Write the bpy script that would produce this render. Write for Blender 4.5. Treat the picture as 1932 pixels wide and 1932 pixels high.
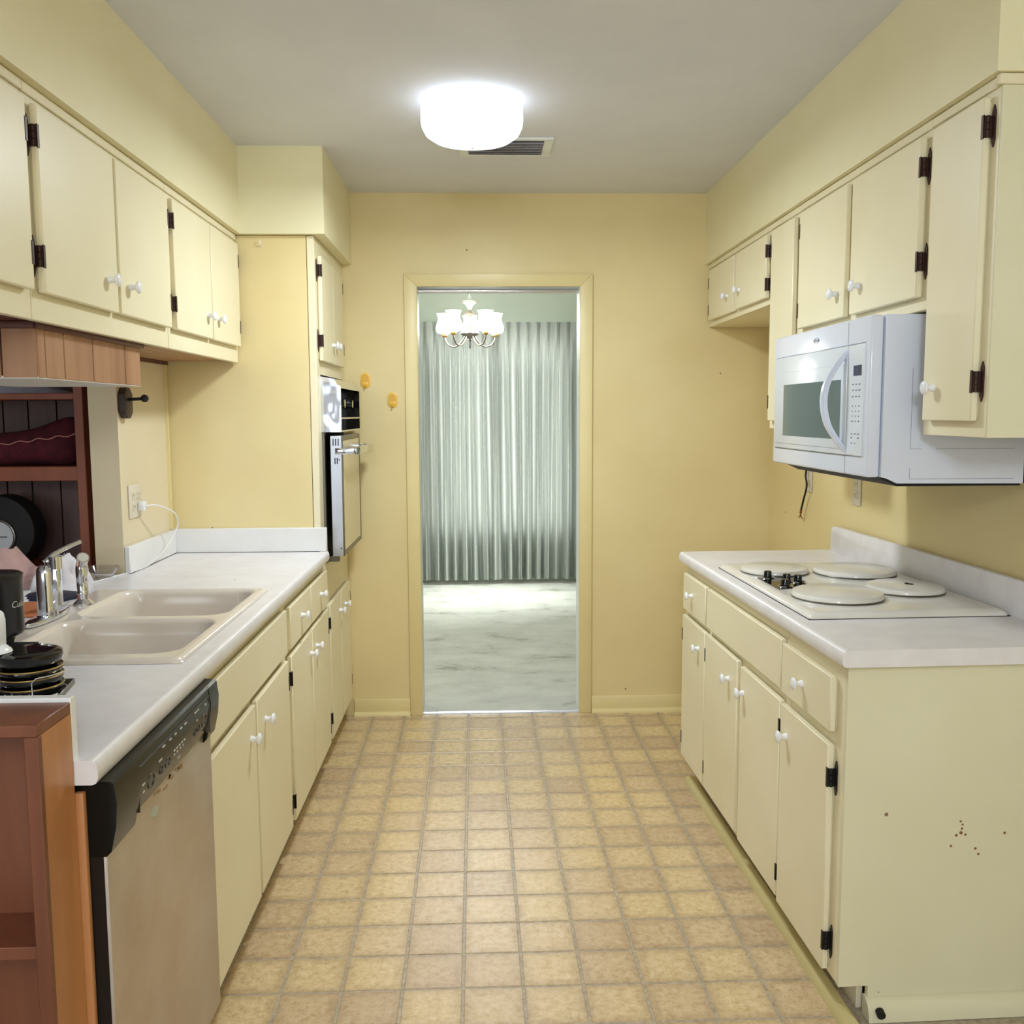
import bpy, bmesh, math, random
from mathutils import Vector, Matrix, noise
random.seed(7)
for o in list(bpy.data.objects): bpy.data.objects.remove(o)
S = bpy.context.scene
C = S.collection
R = math.radians

# ------------------------------------------------------------------ camera, world, lights, exposure
F_PX = 1784.6
cd = bpy.data.cameras.new('camera'); cam = bpy.data.objects.new('camera', cd); C.objects.link(cam)
cd.sensor_width = 36.0; cd.lens = 36.0*F_PX/1932.0; cd.clip_start = 0.02; cd.clip_end = 60
YAW, PITCH, ROLL = 0.0319237, 0.1034547, -0.0047797
def cam_matrix():
    cy, sy = math.cos(YAW), math.sin(YAW); cp, sp = math.cos(PITCH), math.sin(PITCH); cr, sr = math.cos(ROLL), math.sin(ROLL)
    Rz = Matrix(((cy, -sy, 0), (sy, cy, 0), (0, 0, 1))); B0 = Matrix(((1, 0, 0), (0, 0, -1), (0, 1, 0)))
    Rx = Matrix(((1, 0, 0), (0, cp, -sp), (0, sp, cp))); Rr = Matrix(((cr, -sr, 0), (sr, cr, 0), (0, 0, 1)))
    W2C = Matrix(((1, 0, 0), (0, -1, 0), (0, 0, -1))) @ (Rr @ Rx @ B0 @ Rz)
    m = W2C.transposed().to_4x4(); m.translation = (0, 0, 1.4415); return m
cam.matrix_world = cam_matrix()
S.camera = cam
S.view_settings.view_transform = 'Standard'; S.view_settings.look = 'None'
S.view_settings.gamma = 1.0; S.view_settings.exposure = -0.24; S.view_settings.use_curve_mapping = False
w = bpy.data.worlds.new('world'); S.world = w; w.use_nodes = True
w.node_tree.nodes['Background'].inputs[0].default_value = (0.80, 0.90, 1.0, 1); w.node_tree.nodes['Background'].inputs[1].default_value = 1.0

def light(name, kind, loc, energy, col, size=0.2, size_y=None, rot=(0, 0, 0), spread=None):
    d = bpy.data.lights.new(name, kind); d.energy = energy; d.color = col
    if kind == 'AREA':
        d.size = size
        if size_y: d.shape = 'RECTANGLE'; d.size_y = size_y
        if spread: d.spread = spread
    else: d.shadow_soft_size = size
    o = bpy.data.objects.new(name, d); o.location = loc; o.rotation_euler = rot; C.objects.link(o); return o
LAMP_L = 2.7      # radiance of the kitchen ceiling lamp glass
CHAND_L = 60.0     # radiance of the chandelier glass
light('near_fill_light', 'POINT', (0.10, -0.60, 2.06), 58, (0.86, 0.94, 1.0), 0.18)  # added fill behind the camera, no fixture; lifts counters, floor and soffits
light('family_room_ceiling_light', 'POINT', (-0.40, -2.0, 2.22), 62, (0.85, 0.94, 1.0), 0.13)
light('family_room_window_light', 'AREA', (-0.6, -3.93, 1.45), 24, (0.83, 0.93, 1.0), 2.4, 1.5, (R(90), 0, 0))
light('den_fill_light', 'AREA', (-3.2, -3.93, 1.5), 45, (0.88, 0.95, 1.0), 1.6, 1.4, (R(90), 0, 0))  # added fill at an assumed window, brightens the den bookcase and jamb
light('dining_window_light', 'AREA', (0.15, 8.14, 1.25), 27, (1.0, 1.0, 0.94), 1.15, 1.6, (R(90), 0, R(180)))
light('dining_fill_light', 'AREA', (-2.36, 5.9, 1.4), 20, (0.95, 1.0, 0.98), 1.6, 1.3, (R(90), 0, R(-90)))  # added fill at the left wall, no window built; evens carpet and curtain
light('dining_side_window_light', 'AREA', (2.66, 7.36, 2.0), 24, (0.94, 1.0, 0.97), 0.9, 0.7, (0, R(52), 0), R(34))

# ------------------------------------------------------------------ materials
def lin(c):
    return tuple(((v/255.0)/12.92 if v/255.0 <= 0.04045 else ((v/255.0+0.055)/1.055)**2.4) for v in c)+(1.0,)
MATS = {}
class N:
    def __init__(s, name):
        s.m = bpy.data.materials.new(name); s.m.use_nodes = True; s.t = s.m.node_tree; s.b = s.t.nodes['Principled BSDF']; MATS[name] = s.m
    def n(s, typ, **kw):
        x = s.t.nodes.new(typ)
        for k, v in kw.items():
            if k in x.inputs: x.inputs[k].default_value = v
            else: setattr(x, k, v)
        return x
    def l(s, a, b): s.t.links.new(a, b)
    def setp(s, **kw):
        for k, v in kw.items(): s.b.inputs[k.replace('_', ' ')].default_value = v
    def coord(s, kind='Object'): return s.n('ShaderNodeTexCoord').outputs[kind]
    def pos(s): return s.n('ShaderNodeNewGeometry').outputs['Position']
    def noise(s, vec, scale, detail=4, rough=0.55, stretch=None):
        if stretch:
            mp = s.n('ShaderNodeMapping'); mp.inputs['Scale'].default_value = stretch; s.l(vec, mp.inputs['Vector']); vec = mp.outputs[0]
        x = s.n('ShaderNodeTexNoise'); x.inputs['Scale'].default_value = scale; x.inputs['Detail'].default_value = detail; x.inputs['Roughness'].default_value = rough
        s.l(vec, x.inputs['Vector']); return x.outputs['Fac']
    def ramp(s, fac, stops):
        x = s.n('ShaderNodeValToRGB'); r = x.color_ramp
        while len(r.elements) < len(stops): r.elements.new(0.5)
        for e, (p, c) in zip(r.elements, stops): e.position = p; e.color = c
        s.l(fac, x.inputs[0]); return x.outputs[0]
    def mix(s, fac, a, b, mode='MIX'):
        x = s.n('ShaderNodeMix'); x.data_type = 'RGBA'; x.blend_type = mode
        for sock, v in ((x.inputs[0], fac), (x.inputs[6], a), (x.inputs[7], b)):
            if hasattr(v, 'links'): s.l(v, sock)
            else: sock.default_value = v
        return x.outputs[2]
    def math(s, op, a, b=0.0, clamp=False):
        x = s.n('ShaderNodeMath'); x.operation = op; x.use_clamp = clamp
        for sock, v in ((x.inputs[0], a), (x.inputs[1], b)):
            if hasattr(v, 'links'): s.l(v, sock)
            else: sock.default_value = v
        return x.outputs[0]
    def bump(s, h, strength=0.2, dist=0.002):
        x = s.n('ShaderNodeBump'); x.inputs['Strength'].default_value = strength; x.inputs['Distance'].default_value = dist
        s.l(h, x.inputs['Height']); s.l(x.outputs[0], s.b.inputs['Normal'])
    def col(s, v):
        if hasattr(v, 'links'): s.l(v, s.b.inputs['Base Color'])
        else: s.b.inputs['Base Color'].default_value = v
        return s
def plain(name, c, rough=0.5, metal=0.0, **kw):
    x = N(name); x.col(lin(c)); x.setp(Roughness=rough, Metallic=metal, **kw); return x.m
def paint(name, c1, c2, rough=0.4, bump=0.12, scale=2.2, specks=0.0, speck_c=(96, 70, 40)):
    x = N(name); p = x.pos()
    base = x.ramp(x.noise(p, scale, 3), [(0.32, lin(c1)), (0.68, lin(c2))])
    if specks > 0:
        v = x.n('ShaderNodeTexVoronoi'); v.inputs['Scale'].default_value = 16.0; x.l(p, v.inputs['Vector'])
        near = x.math('LESS_THAN', v.outputs['Distance'], 0.075)
        pick = x.n('ShaderNodeSeparateColor'); x.l(v.outputs['Color'], pick.inputs[0])
        sel = x.math('LESS_THAN', pick.outputs[0], specks)
        base = x.mix(x.math('MULTIPLY', x.math('MULTIPLY', near, sel), 0.85), base, lin(speck_c))
    x.col(base); x.setp(Roughness=rough)
    x.bump(x.noise(p, 260, 2), bump, 0.0015); return x.m
YEL1, YEL2 = (240, 231, 199), (233, 222, 187)
paint('cabinet_paint', YEL1, YEL2, 0.40, 0.06)
paint('wall_paint', (232, 214, 160), (225, 205, 150), 0.45, 0.15, specks=0.05)
paint('soffit_paint', (241, 233, 196), (235, 226, 186), 0.45, 0.15)
paint('panel_paint', (230, 225, 194), (223, 217, 184), 0.42, 0.06, specks=0.16, speck_c=(110, 74, 44))
paint('trim_paint', (233, 216, 160), (226, 208, 150), 0.38, 0.05, specks=0.08)
paint('ceiling_paint', (226, 227, 232), (220, 221, 227), 0.8, 0.5, 3)
paint('toe_paint_shaded', (204, 190, 136), (194, 179, 124), 0.5, 0.1)  # trim yellow darkened, the toe strip's shade is put into the colour
paint('jamb_paint', (228, 214, 182), (220, 205, 172), 0.5, 0.1, specks=0.08)
paint('mint_wall', (204, 214, 200), (198, 208, 194), 0.6, 0.1)
paint('white_liner', (236, 240, 238), (228, 233, 232), 0.45, 0.05)
paint('den_white', (220, 216, 208), (212, 208, 200), 0.7, 0.1)
paint('laminate', (236, 233, 234), (228, 223, 224), 0.28, 0.03, 14, specks=0.03)
paint('laminate_edge', (236, 235, 234), (230, 229, 227), 0.22, 0.02, 9)
paint('sink_enamel', (226, 215, 202), (219, 207, 193), 0.16, 0.0, 6)
paint('cooktop_enamel', (232, 228, 219), (223, 217, 206), 0.14, 0.0, 8)
plain('ceramic_white', (240, 240, 242), 0.15)
plain('appliance_white', (224, 229, 243), 0.18)
plain('appliance_door', (222, 228, 236), 0.22)
plain('groove_grey', (146, 149, 158), 0.6)
plain('white_plastic', (236, 236, 236), 0.35)
plain('ivory_plastic', (220, 210, 190), 0.4)
plain('black_plastic', (20, 20, 21), 0.28)
plain('black_gloss', (14, 14, 17), 0.08)
plain('black_matte', (16, 15, 15), 0.7)
plain('dark_void', (6, 6, 7), 0.9)
plain('slot_dark', (40, 34, 28), 0.8)
plain('chrome', (225, 228, 235), 0.07, 1.0)
plain('steel_dark', (120, 116, 108), 0.35, 0.9)
plain('aluminium', (186, 188, 194), 0.32, 0.9)
plain('slat_grey', (190, 188, 196), 0.4)
plain('chand_metal', (120, 112, 98), 0.35, 0.7)
plain('brass', (206, 160, 92), 0.3, 0.9)
plain('gold_rim', (206, 176, 110), 0.25, 0.8)
plain('copper', (150, 100, 58), 0.4, 0.8)
plain('bronze_hinge', (62, 38, 32), 0.42, 0.35)
plain('black_hinge', (26, 24, 24), 0.45, 0.3)
plain('yellow_plastic', (222, 168, 48), 0.35)
plain('yellow_plastic_light', (240, 196, 84), 0.3)
plain('cord_white', (232, 230, 228), 0.5)
plain('cord_black', (22, 18, 18), 0.5)
plain('dark_wood', (58, 42, 36), 0.5)
plain('oven_glass', (214, 200, 162), 0.16)
plain('print_light', (196, 192, 178), 0.6)
plain('print_dark', (112, 116, 124), 0.7)
plain('display_dark', (52, 52, 76), 0.12)
plain('mw_window', (108, 124, 122), 0.10)
plain('paper_white', (226, 222, 224), 0.8)
plain('paper_orange', (196, 116, 70), 0.7)
plain('navy', (36, 40, 58), 0.6)
plain('threshold_metal', (214, 214, 224), 0.28, 0.9)
plain('dial_face', (206, 208, 214), 0.2)
def grain(name, c1, c2, c3, rough, stretch, scale=9, coat=0.0):
    x = N(name); p = x.pos()
    f = x.noise(p, scale, 6, 0.62, stretch); g = x.noise(p, 1.6, 2)
    b = x.ramp(f, [(0.28, lin(c1)), (0.5, lin(c2)), (0.74, lin(c3))])
    b = x.mix(x.math('MULTIPLY', g, 0.35), b, lin(c1)); x.col(b); x.setp(Roughness=rough, Coat_Weight=coat)
    x.bump(f, 0.12, 0.001); return x.m
grain('wood_case', (92, 50, 31), (121, 68, 43), (138, 83, 55), 0.38, (1, 1, 0.12))
grain('wood_side', (158, 102, 60), (186, 126, 78), (202, 144, 94), 0.36, (1, 1, 0.1))
grain('wood_red', (116, 58, 36), (146, 78, 50), (164, 92, 60), 0.45, (1, 1, 0.15))
grain('panel_wood', (142, 100, 70), (176, 130, 96), (192, 150, 114), 0.5, (1, 1, 0.08), 11)
grain('panel_dark', (72, 52, 48), (100, 74, 68), (116, 88, 80), 0.55, (1, 1, 0.08), 11)
grain('soffit_wood', (150, 112, 76), (176, 134, 94), (190, 150, 108), 0.5, (1, 0.1, 1), 11)
grain('dark_red_wood', (76, 40, 32), (98, 56, 46), (110, 66, 54), 0.5, (1, 0.2, 1), 9)
def fabric(name, c1, c2, scale=30, rough=0.9, bump=0.3):
    x = N(name); p = x.pos(); f = x.noise(p, scale, 4); x.col(x.ramp(f, [(0.35, lin(c1)), (0.65, lin(c2))])); x.setp(Roughness=rough)
    x.bump(f, bump, 0.003); return x.m
fabric('burgundy', (70, 18, 30), (96, 26, 40)); fabric('pink_cloth', (176, 142, 138), (200, 164, 156), 9)
fabric('white_cloth', (208, 202, 206), (226, 222, 224), 9); fabric('grey_sheet', (150, 148, 164), (176, 174, 188), 7)
plain('piping_pink', (192, 132, 124), 0.8)
# vinyl tile: printed darker edge, mottled, each tile its own tone
x = N('vinyl_tile'); p = x.pos(); info = x.n('ShaderNodeObjectInfo')
g = x.coord('Generated'); sp = x.n('ShaderNodeSeparateXYZ'); x.l(g, sp.inputs[0])
ex = x.math('ABSOLUTE', x.math('SUBTRACT', sp.outputs[0], 0.5)); ey = x.math('ABSOLUTE', x.math('SUBTRACT', sp.outputs[1], 0.5))
e = x.math('MAXIMUM', ex, ey)
e = x.math('ADD', e, x.math('MULTIPLY', x.math('SUBTRACT', x.noise(p, 34, 3), 0.5), 0.16))
edge = x.ramp(e, [(0.30, (0, 0, 0, 1)), (0.50, (1, 1, 1, 1))])
body = x.ramp(x.noise(p, 46, 8, 0.78), [(0.30, lin((180, 156, 122))), (0.50, lin((218, 197, 162))), (0.70, lin((238, 222, 192)))])
tone = x.ramp(info.outputs['Random'], [(0.0, lin((232, 222, 214))), (0.5, lin((250, 242, 230))), (1.0, lin((255, 248, 226)))])
body = x.mix(1.0, body, tone, 'MULTIPLY')
body = x.mix(x.math('MULTIPLY', edge, 0.40), body, lin((142, 118, 92)))
lt = x.math('GREATER_THAN', x.noise(p, 310, 2, 0.7), 0.645); body = x.mix(x.math('MULTIPLY', lt, 0.35), body, lin((238, 222, 190)))
dk = x.math('GREATER_THAN', x.noise(p, 230, 2, 0.7), 0.645); body = x.mix(x.math('MULTIPLY', dk, 0.5), body, lin((104, 82, 58)))
x.col(body); x.setp(Roughness=0.15); x.bump(x.noise(p, 130, 6, 0.78), 0.36, 0.0016)
x = N('vinyl_joint'); p = x.pos()
x.col(x.ramp(x.noise(p, 60, 4), [(0.3, lin((150, 134, 112))), (0.7, lin((192, 180, 160)))])); x.setp(Roughness=0.4); x.bump(x.noise(p, 160, 3), 0.3, 0.002)
# brushed, stained dishwasher steel
x = N('dishwasher_steel'); p = x.pos()
st = x.noise(p, 5, 5, 0.6); br = x.noise(p, 40, 3, 0.6, (1, 0.05, 1))
c = x.ramp(st, [(0.3, lin((188, 172, 156))), (0.7, lin((206, 197, 188)))]); x.col(c)
x.setp(Metallic=0.75); x.l(x.ramp(x.math('ADD', x.math('MULTIPLY', st, 0.6), x.math('MULTIPLY', br, 0.4)), [(0.2, (0.28, 0.28, 0.28, 1)), (0.8, (0.46, 0.46, 0.46, 1))]), x.b.inputs['Roughness'])
x.bump(br, 0.05, 0.001)
plain('rust_stain', (132, 92, 58), 0.8); plain('mineral_stain', (176, 182, 166), 0.7); plain('water_stain', (172, 140, 104), 0.55, 0.3)
# wavy polished chrome of the oven fascia
x = N('chrome_wavy'); p = x.pos(); x.col(lin((222, 224, 232))); x.setp(Metallic=1.0, Roughness=0.09); x.bump(x.noise(p, 13, 1), 0.5, 0.006)
x = N('dw_black'); x.col(lin((20, 20, 18))); x.setp(Roughness=0.16, Specular_IOR_Level=0.22)
# ceiling lamp and chandelier glass
def glow(name, c, L):
    x = N(name); x.col(lin((245, 245, 245))); x.b.inputs['Emission Color'].default_value = c; x.b.inputs['Emission Strength'].default_value = L; x.setp(Roughness=0.3)
glow('lamp_glass', (0.82, 0.90, 1.0, 1), LAMP_L); glow('chandelier_glass', (1.0, 0.98, 0.93, 1), CHAND_L)
x = N('clear_glass'); x.setp(Roughness=0.06, IOR=1.45); x.b.inputs['Transmission Weight'].default_value = 1.0; x.col((0.96, 0.95, 0.94, 1))
# carpet
x = N('carpet'); p = x.pos()
f = x.noise(p, 3.6, 8, 0.66, (0.8, 1.25, 1)); f2 = x.noise(p, 42, 3)
b = x.ramp(f, [(0.34, lin((158, 158, 144))), (0.43, lin((196, 197, 188))), (0.62, lin((212, 213, 204)))])
b = x.mix(x.math('MULTIPLY', f2, 0.22), b, lin((160, 162, 150))); x.col(b); x.setp(Roughness=0.95)
x.bump(x.math('ADD', x.noise(p, 320, 2), x.math('MULTIPLY', f, 2.0)), 0.5, 0.008)
# curtain: satin, lets some daylight through
x = N('curtain_fabric'); p = x.pos(); f = x.noise(p, 18, 4, 0.6, (1, 1, 0.06))
c = x.ramp(f, [(0.3, lin((172, 178, 174))), (0.7, lin((198, 203, 197)))]); x.col(c); x.setp(Roughness=0.42)
tr = x.n('ShaderNodeBsdfTranslucent'); x.l(c, tr.inputs[0]); ms = x.n('ShaderNodeMixShader'); ms.inputs[0].default_value = 0.33
out = x.t.nodes['Material Output']; x.l(x.b.outputs[0], ms.inputs[1]); x.l(tr.outputs[0], ms.inputs[2]); x.l(ms.outputs[0], out.inputs[0])

# ------------------------------------------------------------------ mesh helpers
class G:
    """collects shapes into one mesh"""
    def __init__(s): s.bm = bmesh.new()
    def _merge(s, t, mat=None):
        if mat is not None: t.transform(mat)
        me = bpy.data.meshes.new('t'); t.to_mesh(me); t.free(); s.bm.from_mesh(me); bpy.data.meshes.remove(me); return s
    def box(s, x0, x1, y0, y1, z0, z1, bev=0.0, seg=2, mat=None):
        t = bmesh.new(); bmesh.ops.create_cube(t, size=1.0)
        for v in t.verts: v.co = Vector((x0+(v.co.x+0.5)*(x1-x0), y0+(v.co.y+0.5)*(y1-y0), z0+(v.co.z+0.5)*(z1-z0)))
        if bev > 0: bmesh.ops.bevel(t, geom=t.edges[:], offset=bev, segments=seg, affect='EDGES', profile=0.5)
        return s._merge(t, mat)
    def cyl(s, p0, p1, r0, r1=None, n=20, caps=True):
        r1 = r0 if r1 is None else r1; p0 = Vector(p0); p1 = Vector(p1); d = p1-p0
        t = bmesh.new(); bmesh.ops.create_cone(t, cap_ends=caps, segments=n, radius1=r0, radius2=r1, depth=d.length)
        m = Matrix.Translation((p0+p1)/2) @ d.to_track_quat('Z', 'Y').to_matrix().to_4x4(); return s._merge(t, m)
    def lathe(s, prof, n=28, mat=None, close=True):
        """prof: list of (r, z), revolved about z"""
        t = bmesh.new(); rings = []
        for r, z in prof:
            if r < 1e-6: rings.append([t.verts.new((0, 0, z))])
            else: rings.append([t.verts.new((r*math.cos(2*math.pi*i/n), r*math.sin(2*math.pi*i/n), z)) for i in range(n)])
        for a, b in zip(rings, rings[1:]):
            for i in range(n):
                j = (i+1) % n
                if len(a) == 1 and len(b) == 1: continue
                if len(a) == 1: t.faces.new((a[0], b[j], b[i]))
                elif len(b) == 1: t.faces.new((a[i], a[j], b[0]))
                else: t.faces.new((a[i], a[j], b[j], b[i]))
        bmesh.ops.recalc_face_normals(t, faces=t.faces[:]); return s._merge(t, mat)
    def tube(s, pts, r, n=10, caps=True):
        P = [Vector(p) for p in pts]; t = bmesh.new(); rings = []; up = None
        for i, p in enumerate(P):
            d = (P[min(i+1, len(P)-1)]-P[max(i-1, 0)]).normalized()
            if up is None: up = Vector((0, 0, 1)) if abs(d.z) < 0.9 else Vector((1, 0, 0))
            a = d.cross(up).normalized(); b = a.cross(d).normalized(); up = b
            rr = r[i] if isinstance(r, (list, tuple)) else r
            rings.append([t.verts.new(p+(a*math.cos(2*math.pi*k/n)+b*math.sin(2*math.pi*k/n))*rr) for k in range(n)])
        for u, v in zip(rings, rings[1:]):
            for k in range(n): t.faces.new((u[k], u[(k+1) % n], v[(k+1) % n], v[k]))
        if caps: t.faces.new(rings[0]); t.faces.new(rings[-1][::-1])
        bmesh.ops.recalc_face_normals(t, faces=t.faces[:]); return s._merge(t)
    def prism(s, poly, axis, a0, a1, bev=0.0):
        """poly in the two other axes (order x,y,z without axis)"""
        t = bmesh.new()
        def mk(u, v, a):
            c = [u, v]; c.insert('xyz'.index(axis), a); return t.verts.new(c)
        A = [mk(u, v, a0) for u, v in poly]; Bv = [mk(u, v, a1) for u, v in poly]; n = len(poly)
        t.faces.new(A); t.faces.new(Bv[::-1])
        for i in range(n): t.faces.new((A[i], Bv[i], Bv[(i+1) % n], A[(i+1) % n]))
        bmesh.ops.recalc_face_normals(t, faces=t.faces[:])
        if bev > 0: bmesh.ops.bevel(t, geom=t.edges[:], offset=bev, segments=2, affect='EDGES', profile=0.5)
        return s._merge(t)
    def grid(s, nu, nv, fn):
        t = bmesh.new(); V = [[t.verts.new(fn(i/nu, j/nv)) for j in range(nv+1)] for i in range(nu+1)]
        for i in range(nu):
            for j in range(nv): t.faces.new((V[i][j], V[i+1][j], V[i+1][j+1], V[i][j+1]))
        bmesh.ops.recalc_face_normals(t, faces=t.faces[:]); return s._merge(t)
    def torus(s, c, r, rr, n=28, m=8, mat=None):
        pts = [(r*math.cos(2*math.pi*i/n), r*math.sin(2*math.pi*i/n)) for i in range(n)]
        t = bmesh.new(); rings = []
        for i in range(n):
            a = 2*math.pi*i/n
            rings.append([t.verts.new(((r+rr*math.cos(2*math.pi*k/m))*math.cos(a), (r+rr*math.cos(2*math.pi*k/m))*math.sin(a), rr*math.sin(2*math.pi*k/m))) for k in range(m)])
        for i in range(n):
            u, v = rings[i], rings[(i+1) % n]
            for k in range(m): t.faces.new((u[k], u[(k+1) % m], v[(k+1) % m], v[k]))
        bmesh.ops.recalc_face_normals(t, faces=t.faces[:]); return s._merge(t, Matrix.Translation(c) @ (mat if mat is not None else Matrix()))
    def mesh(s, name, mat, smooth=40):
        me = bpy.data.meshes.new(name); s.bm.to_mesh(me); s.bm.free(); me.materials.append(MATS[mat])
        if smooth:
            me.shade_smooth(); me.set_sharp_from_angle(angle=R(smooth))
        return me
    def obj(s, name, mat, parent=None, smooth=40, loc=None, rotz=0.0):
        o = bpy.data.objects.new(name, s.mesh(name, mat, smooth)); C.objects.link(o)
        if parent is not None: o.parent = parent
        if loc is not None: o.location = loc
        if rotz: o.rotation_euler.z = rotz
        return o
def link(name, me, parent, loc=(0, 0, 0), rot=(0, 0, 0)):
    o = bpy.data.objects.new(name, me); C.objects.link(o); o.parent = parent; o.location = loc; o.rotation_euler = rot; return o
def tag(o, label=None, cat=None, group=None, kind=None):
    if label: o['label'] = label
    if cat: o['category'] = cat
    if group: o['group'] = group
    if kind: o['kind'] = kind
    return o
def thing(name, label, cat, loc=(0, 0, 0), rotz=0.0, group=None):
    o = bpy.data.objects.new(name, None); C.objects.link(o); o.location = loc; o.rotation_euler.z = rotz; o.empty_display_size = 0.05
    return tag(o, label, cat, group)
def struct(o, label=None): return tag(o, label, None, None, 'structure')
def B(): return G()
def bezier(pts, n=8):
    """Catmull-Rom through pts"""
    P = [Vector(p) for p in pts]; P = [P[0]*2-P[1]]+P+[P[-1]*2-P[-2]]; out = []
    for i in range(1, len(P)-2):
        for k in range(n):
            t = k/n; a, b, c, d = P[i-1], P[i], P[i+1], P[i+2]
            out.append(0.5*((2*b)+(c-a)*t+(2*a-5*b+4*c-d)*t*t+(3*b-a-3*c+d)*t*t*t))
    out.append(P[-2]); return out

# ------------------------------------------------------------------ dimensions (metres; camera stands at x=0, y=0)
D = 4.457            # far wall
HC = 2.447           # ceiling
SOF = 2.125          # underside of the soffits
CT = 0.905           # counter top
XL = -1.216          # left kitchen wall
def xr(y): return 1.372+0.0245*(D-y)   # right wall, slightly out of square
# ------------------------------------------------------------------ the room
struct(B().box(-4.5, 3.0, -4.0, D+0.1, -0.08, -0.0016).obj('floor', 'vinyl_joint'), 'beige vinyl floor printed with square tiles')
floor = bpy.data.objects['floor']
TS = 0.1524; ANG = 0.00655
tm = bmesh.new(); bmesh.ops.create_cube(tm, size=1.0); hw = TS/2-0.0035
for v in tm.verts: v.co = Vector((v.co.x*2*hw, v.co.y*2*hw, -0.004+(v.co.z+0.5)*0.004))
top = [e_ for e_ in tm.edges if all(v.co.z > -0.001 for v in e_.verts)] + [e_ for e_ in tm.edges if abs(e_.verts[0].co.z-e_.verts[1].co.z) > 0.002]
bmesh.ops.bevel(tm, geom=top, offset=0.0016, segments=1, affect='EDGES')
tile_me = bpy.data.meshes.new('tile'); tm.to_mesh(tile_me); tm.free(); tile_me.materials.append(MATS['vinyl_tile'])
for i in range(-4, 9):
    for j in range(0, 22):
        gx = (i+0.5)*TS; gy = -(j-0.5)*TS
        x_ = -0.0712+math.cos(ANG)*gx-math.sin(ANG)*gy; y_ = 4.387+math.sin(ANG)*gx+math.cos(ANG)*gy
        if x_ < -0.70 or y_ > 4.40: continue
        lim = 0.85 if y_ < 3.6 else 1.32
        if y_ < 1.98: lim = 1.36
        if x_ > lim: continue
        link('tile', tile_me, floor, (x_, y_, 0), (0, 0, ANG))
for i in range(-4, 9):      # cut row along the far wall
    gx = (i+0.5)*TS; x_ = -0.0712+gx
    if x_ < -0.70: continue
    B().box(-hw, hw, -0.034, 0.034, -0.004, 0, 0.0014, 1).obj('tile', 'vinyl_tile', floor, loc=(x_, 4.387+0.0375+ANG*gx, 0))
struct(B().box(-4.5, 3.0, -4.0, D+0.06, HC, HC+0.1).obj('ceiling', 'ceiling_paint'), 'off-white plaster kitchen ceiling')
# far wall with the doorway (opening -0.291..0.461, 2.026 high)
OL, OR_, OH = -0.291, 0.461, 2.026
struct(B().box(-4.5, OL-0.015, D, D+0.11, -0.05, HC).box(OR_+0.015, 3.0, D, D+0.11, -0.05, HC).box(OL-0.015, OR_+0.015, D, D+0.11, OH+0.012, HC).obj('wall_far', 'wall_paint'), 'yellow far wall around the doorway')
rw = B().box(0, 8.6, 0, 0.1, -0.05, HC).obj('wall_right', 'wall_paint', None, 40, (1.372, D, 0), math.atan2(-1, 0.0245)); struct(rw, 'yellow right-hand wall behind the cooktop counter')
# left wall stub beside the pass-through, and the half wall under the bar
struct(B().box(XL-0.095, XL, 3.22, D, -0.05, HC).box(XL-0.095, XL, 1.45, 3.22, -0.05, 0.86).obj('wall_left', 'jamb_paint'), 'yellow left wall that ends at the pass-through opening')
struct(B().box(-4.5, -4.4, -4.0, D, -0.05, HC).box(-4.5, XL-0.095, 3.66, 3.70, -0.05, HC).obj('wall_den', 'panel_dark'), 'dark panelled den wall beyond the pass-through')
# back wall of the family room, with its window opening
bw = B().box(-4.5, -4.05, -4.1, -4.0, -0.05, HC).box(-2.35, -1.9, -4.1, -4.0, -0.05, HC).box(-4.05, -2.35, -4.1, -4.0, -0.05, 0.75).box(-4.05, -2.35, -4.1, -4.0, 2.25, HC).box(0.7, 3.0, -4.1, -4.0, -0.05, HC).box(-1.9, 0.7, -4.1, -4.0, -0.05, 0.65).box(-1.9, 0.7, -4.1, -4.0, 2.25, HC).obj('wall_back', 'den_white'); struct(bw, 'family room wall behind the camera')
# soffits
struct(B().box(XL-0.09, -0.908, 1.15, 3.70, SOF, HC).obj('wall_soffit_left', 'soffit_paint'), 'yellow soffit above the left upper cabinets')
struct(B().box(XL-0.09, -0.590, 3.70, D, SOF, HC).obj('wall_soffit_corner', 'soffit_paint'), 'yellow soffit box above the tall oven cabinet')
struct(B().box(1.046, 1.47, 1.955, D, SOF, HC).obj('wall_soffit_right', 'soffit_paint'), 'yellow soffit above the right upper cabinets')
# baseboards with shoe moulding
def baseboard(name, x0, x1, label):
    o = struct(B().box(x0, x1, D-0.014, D, 0.0, 0.082, 0.004).obj(name, 'trim_paint'), label)
    B().prism([(D-0.014, 0.0), (D-0.030, 0.0), (D-0.029, 0.010), (D-0.024, 0.017), (D-0.014, 0.020)], 'x', x0, x1).obj('shoe_moulding', 'trim_paint', o); return o
baseboard('baseboard_left', -0.62, OL-0.06, 'yellow baseboard left of the doorway'); baseboard('baseboard_right', OR_+0.061, 1.37, 'yellow baseboard right of the doorway')
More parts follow.
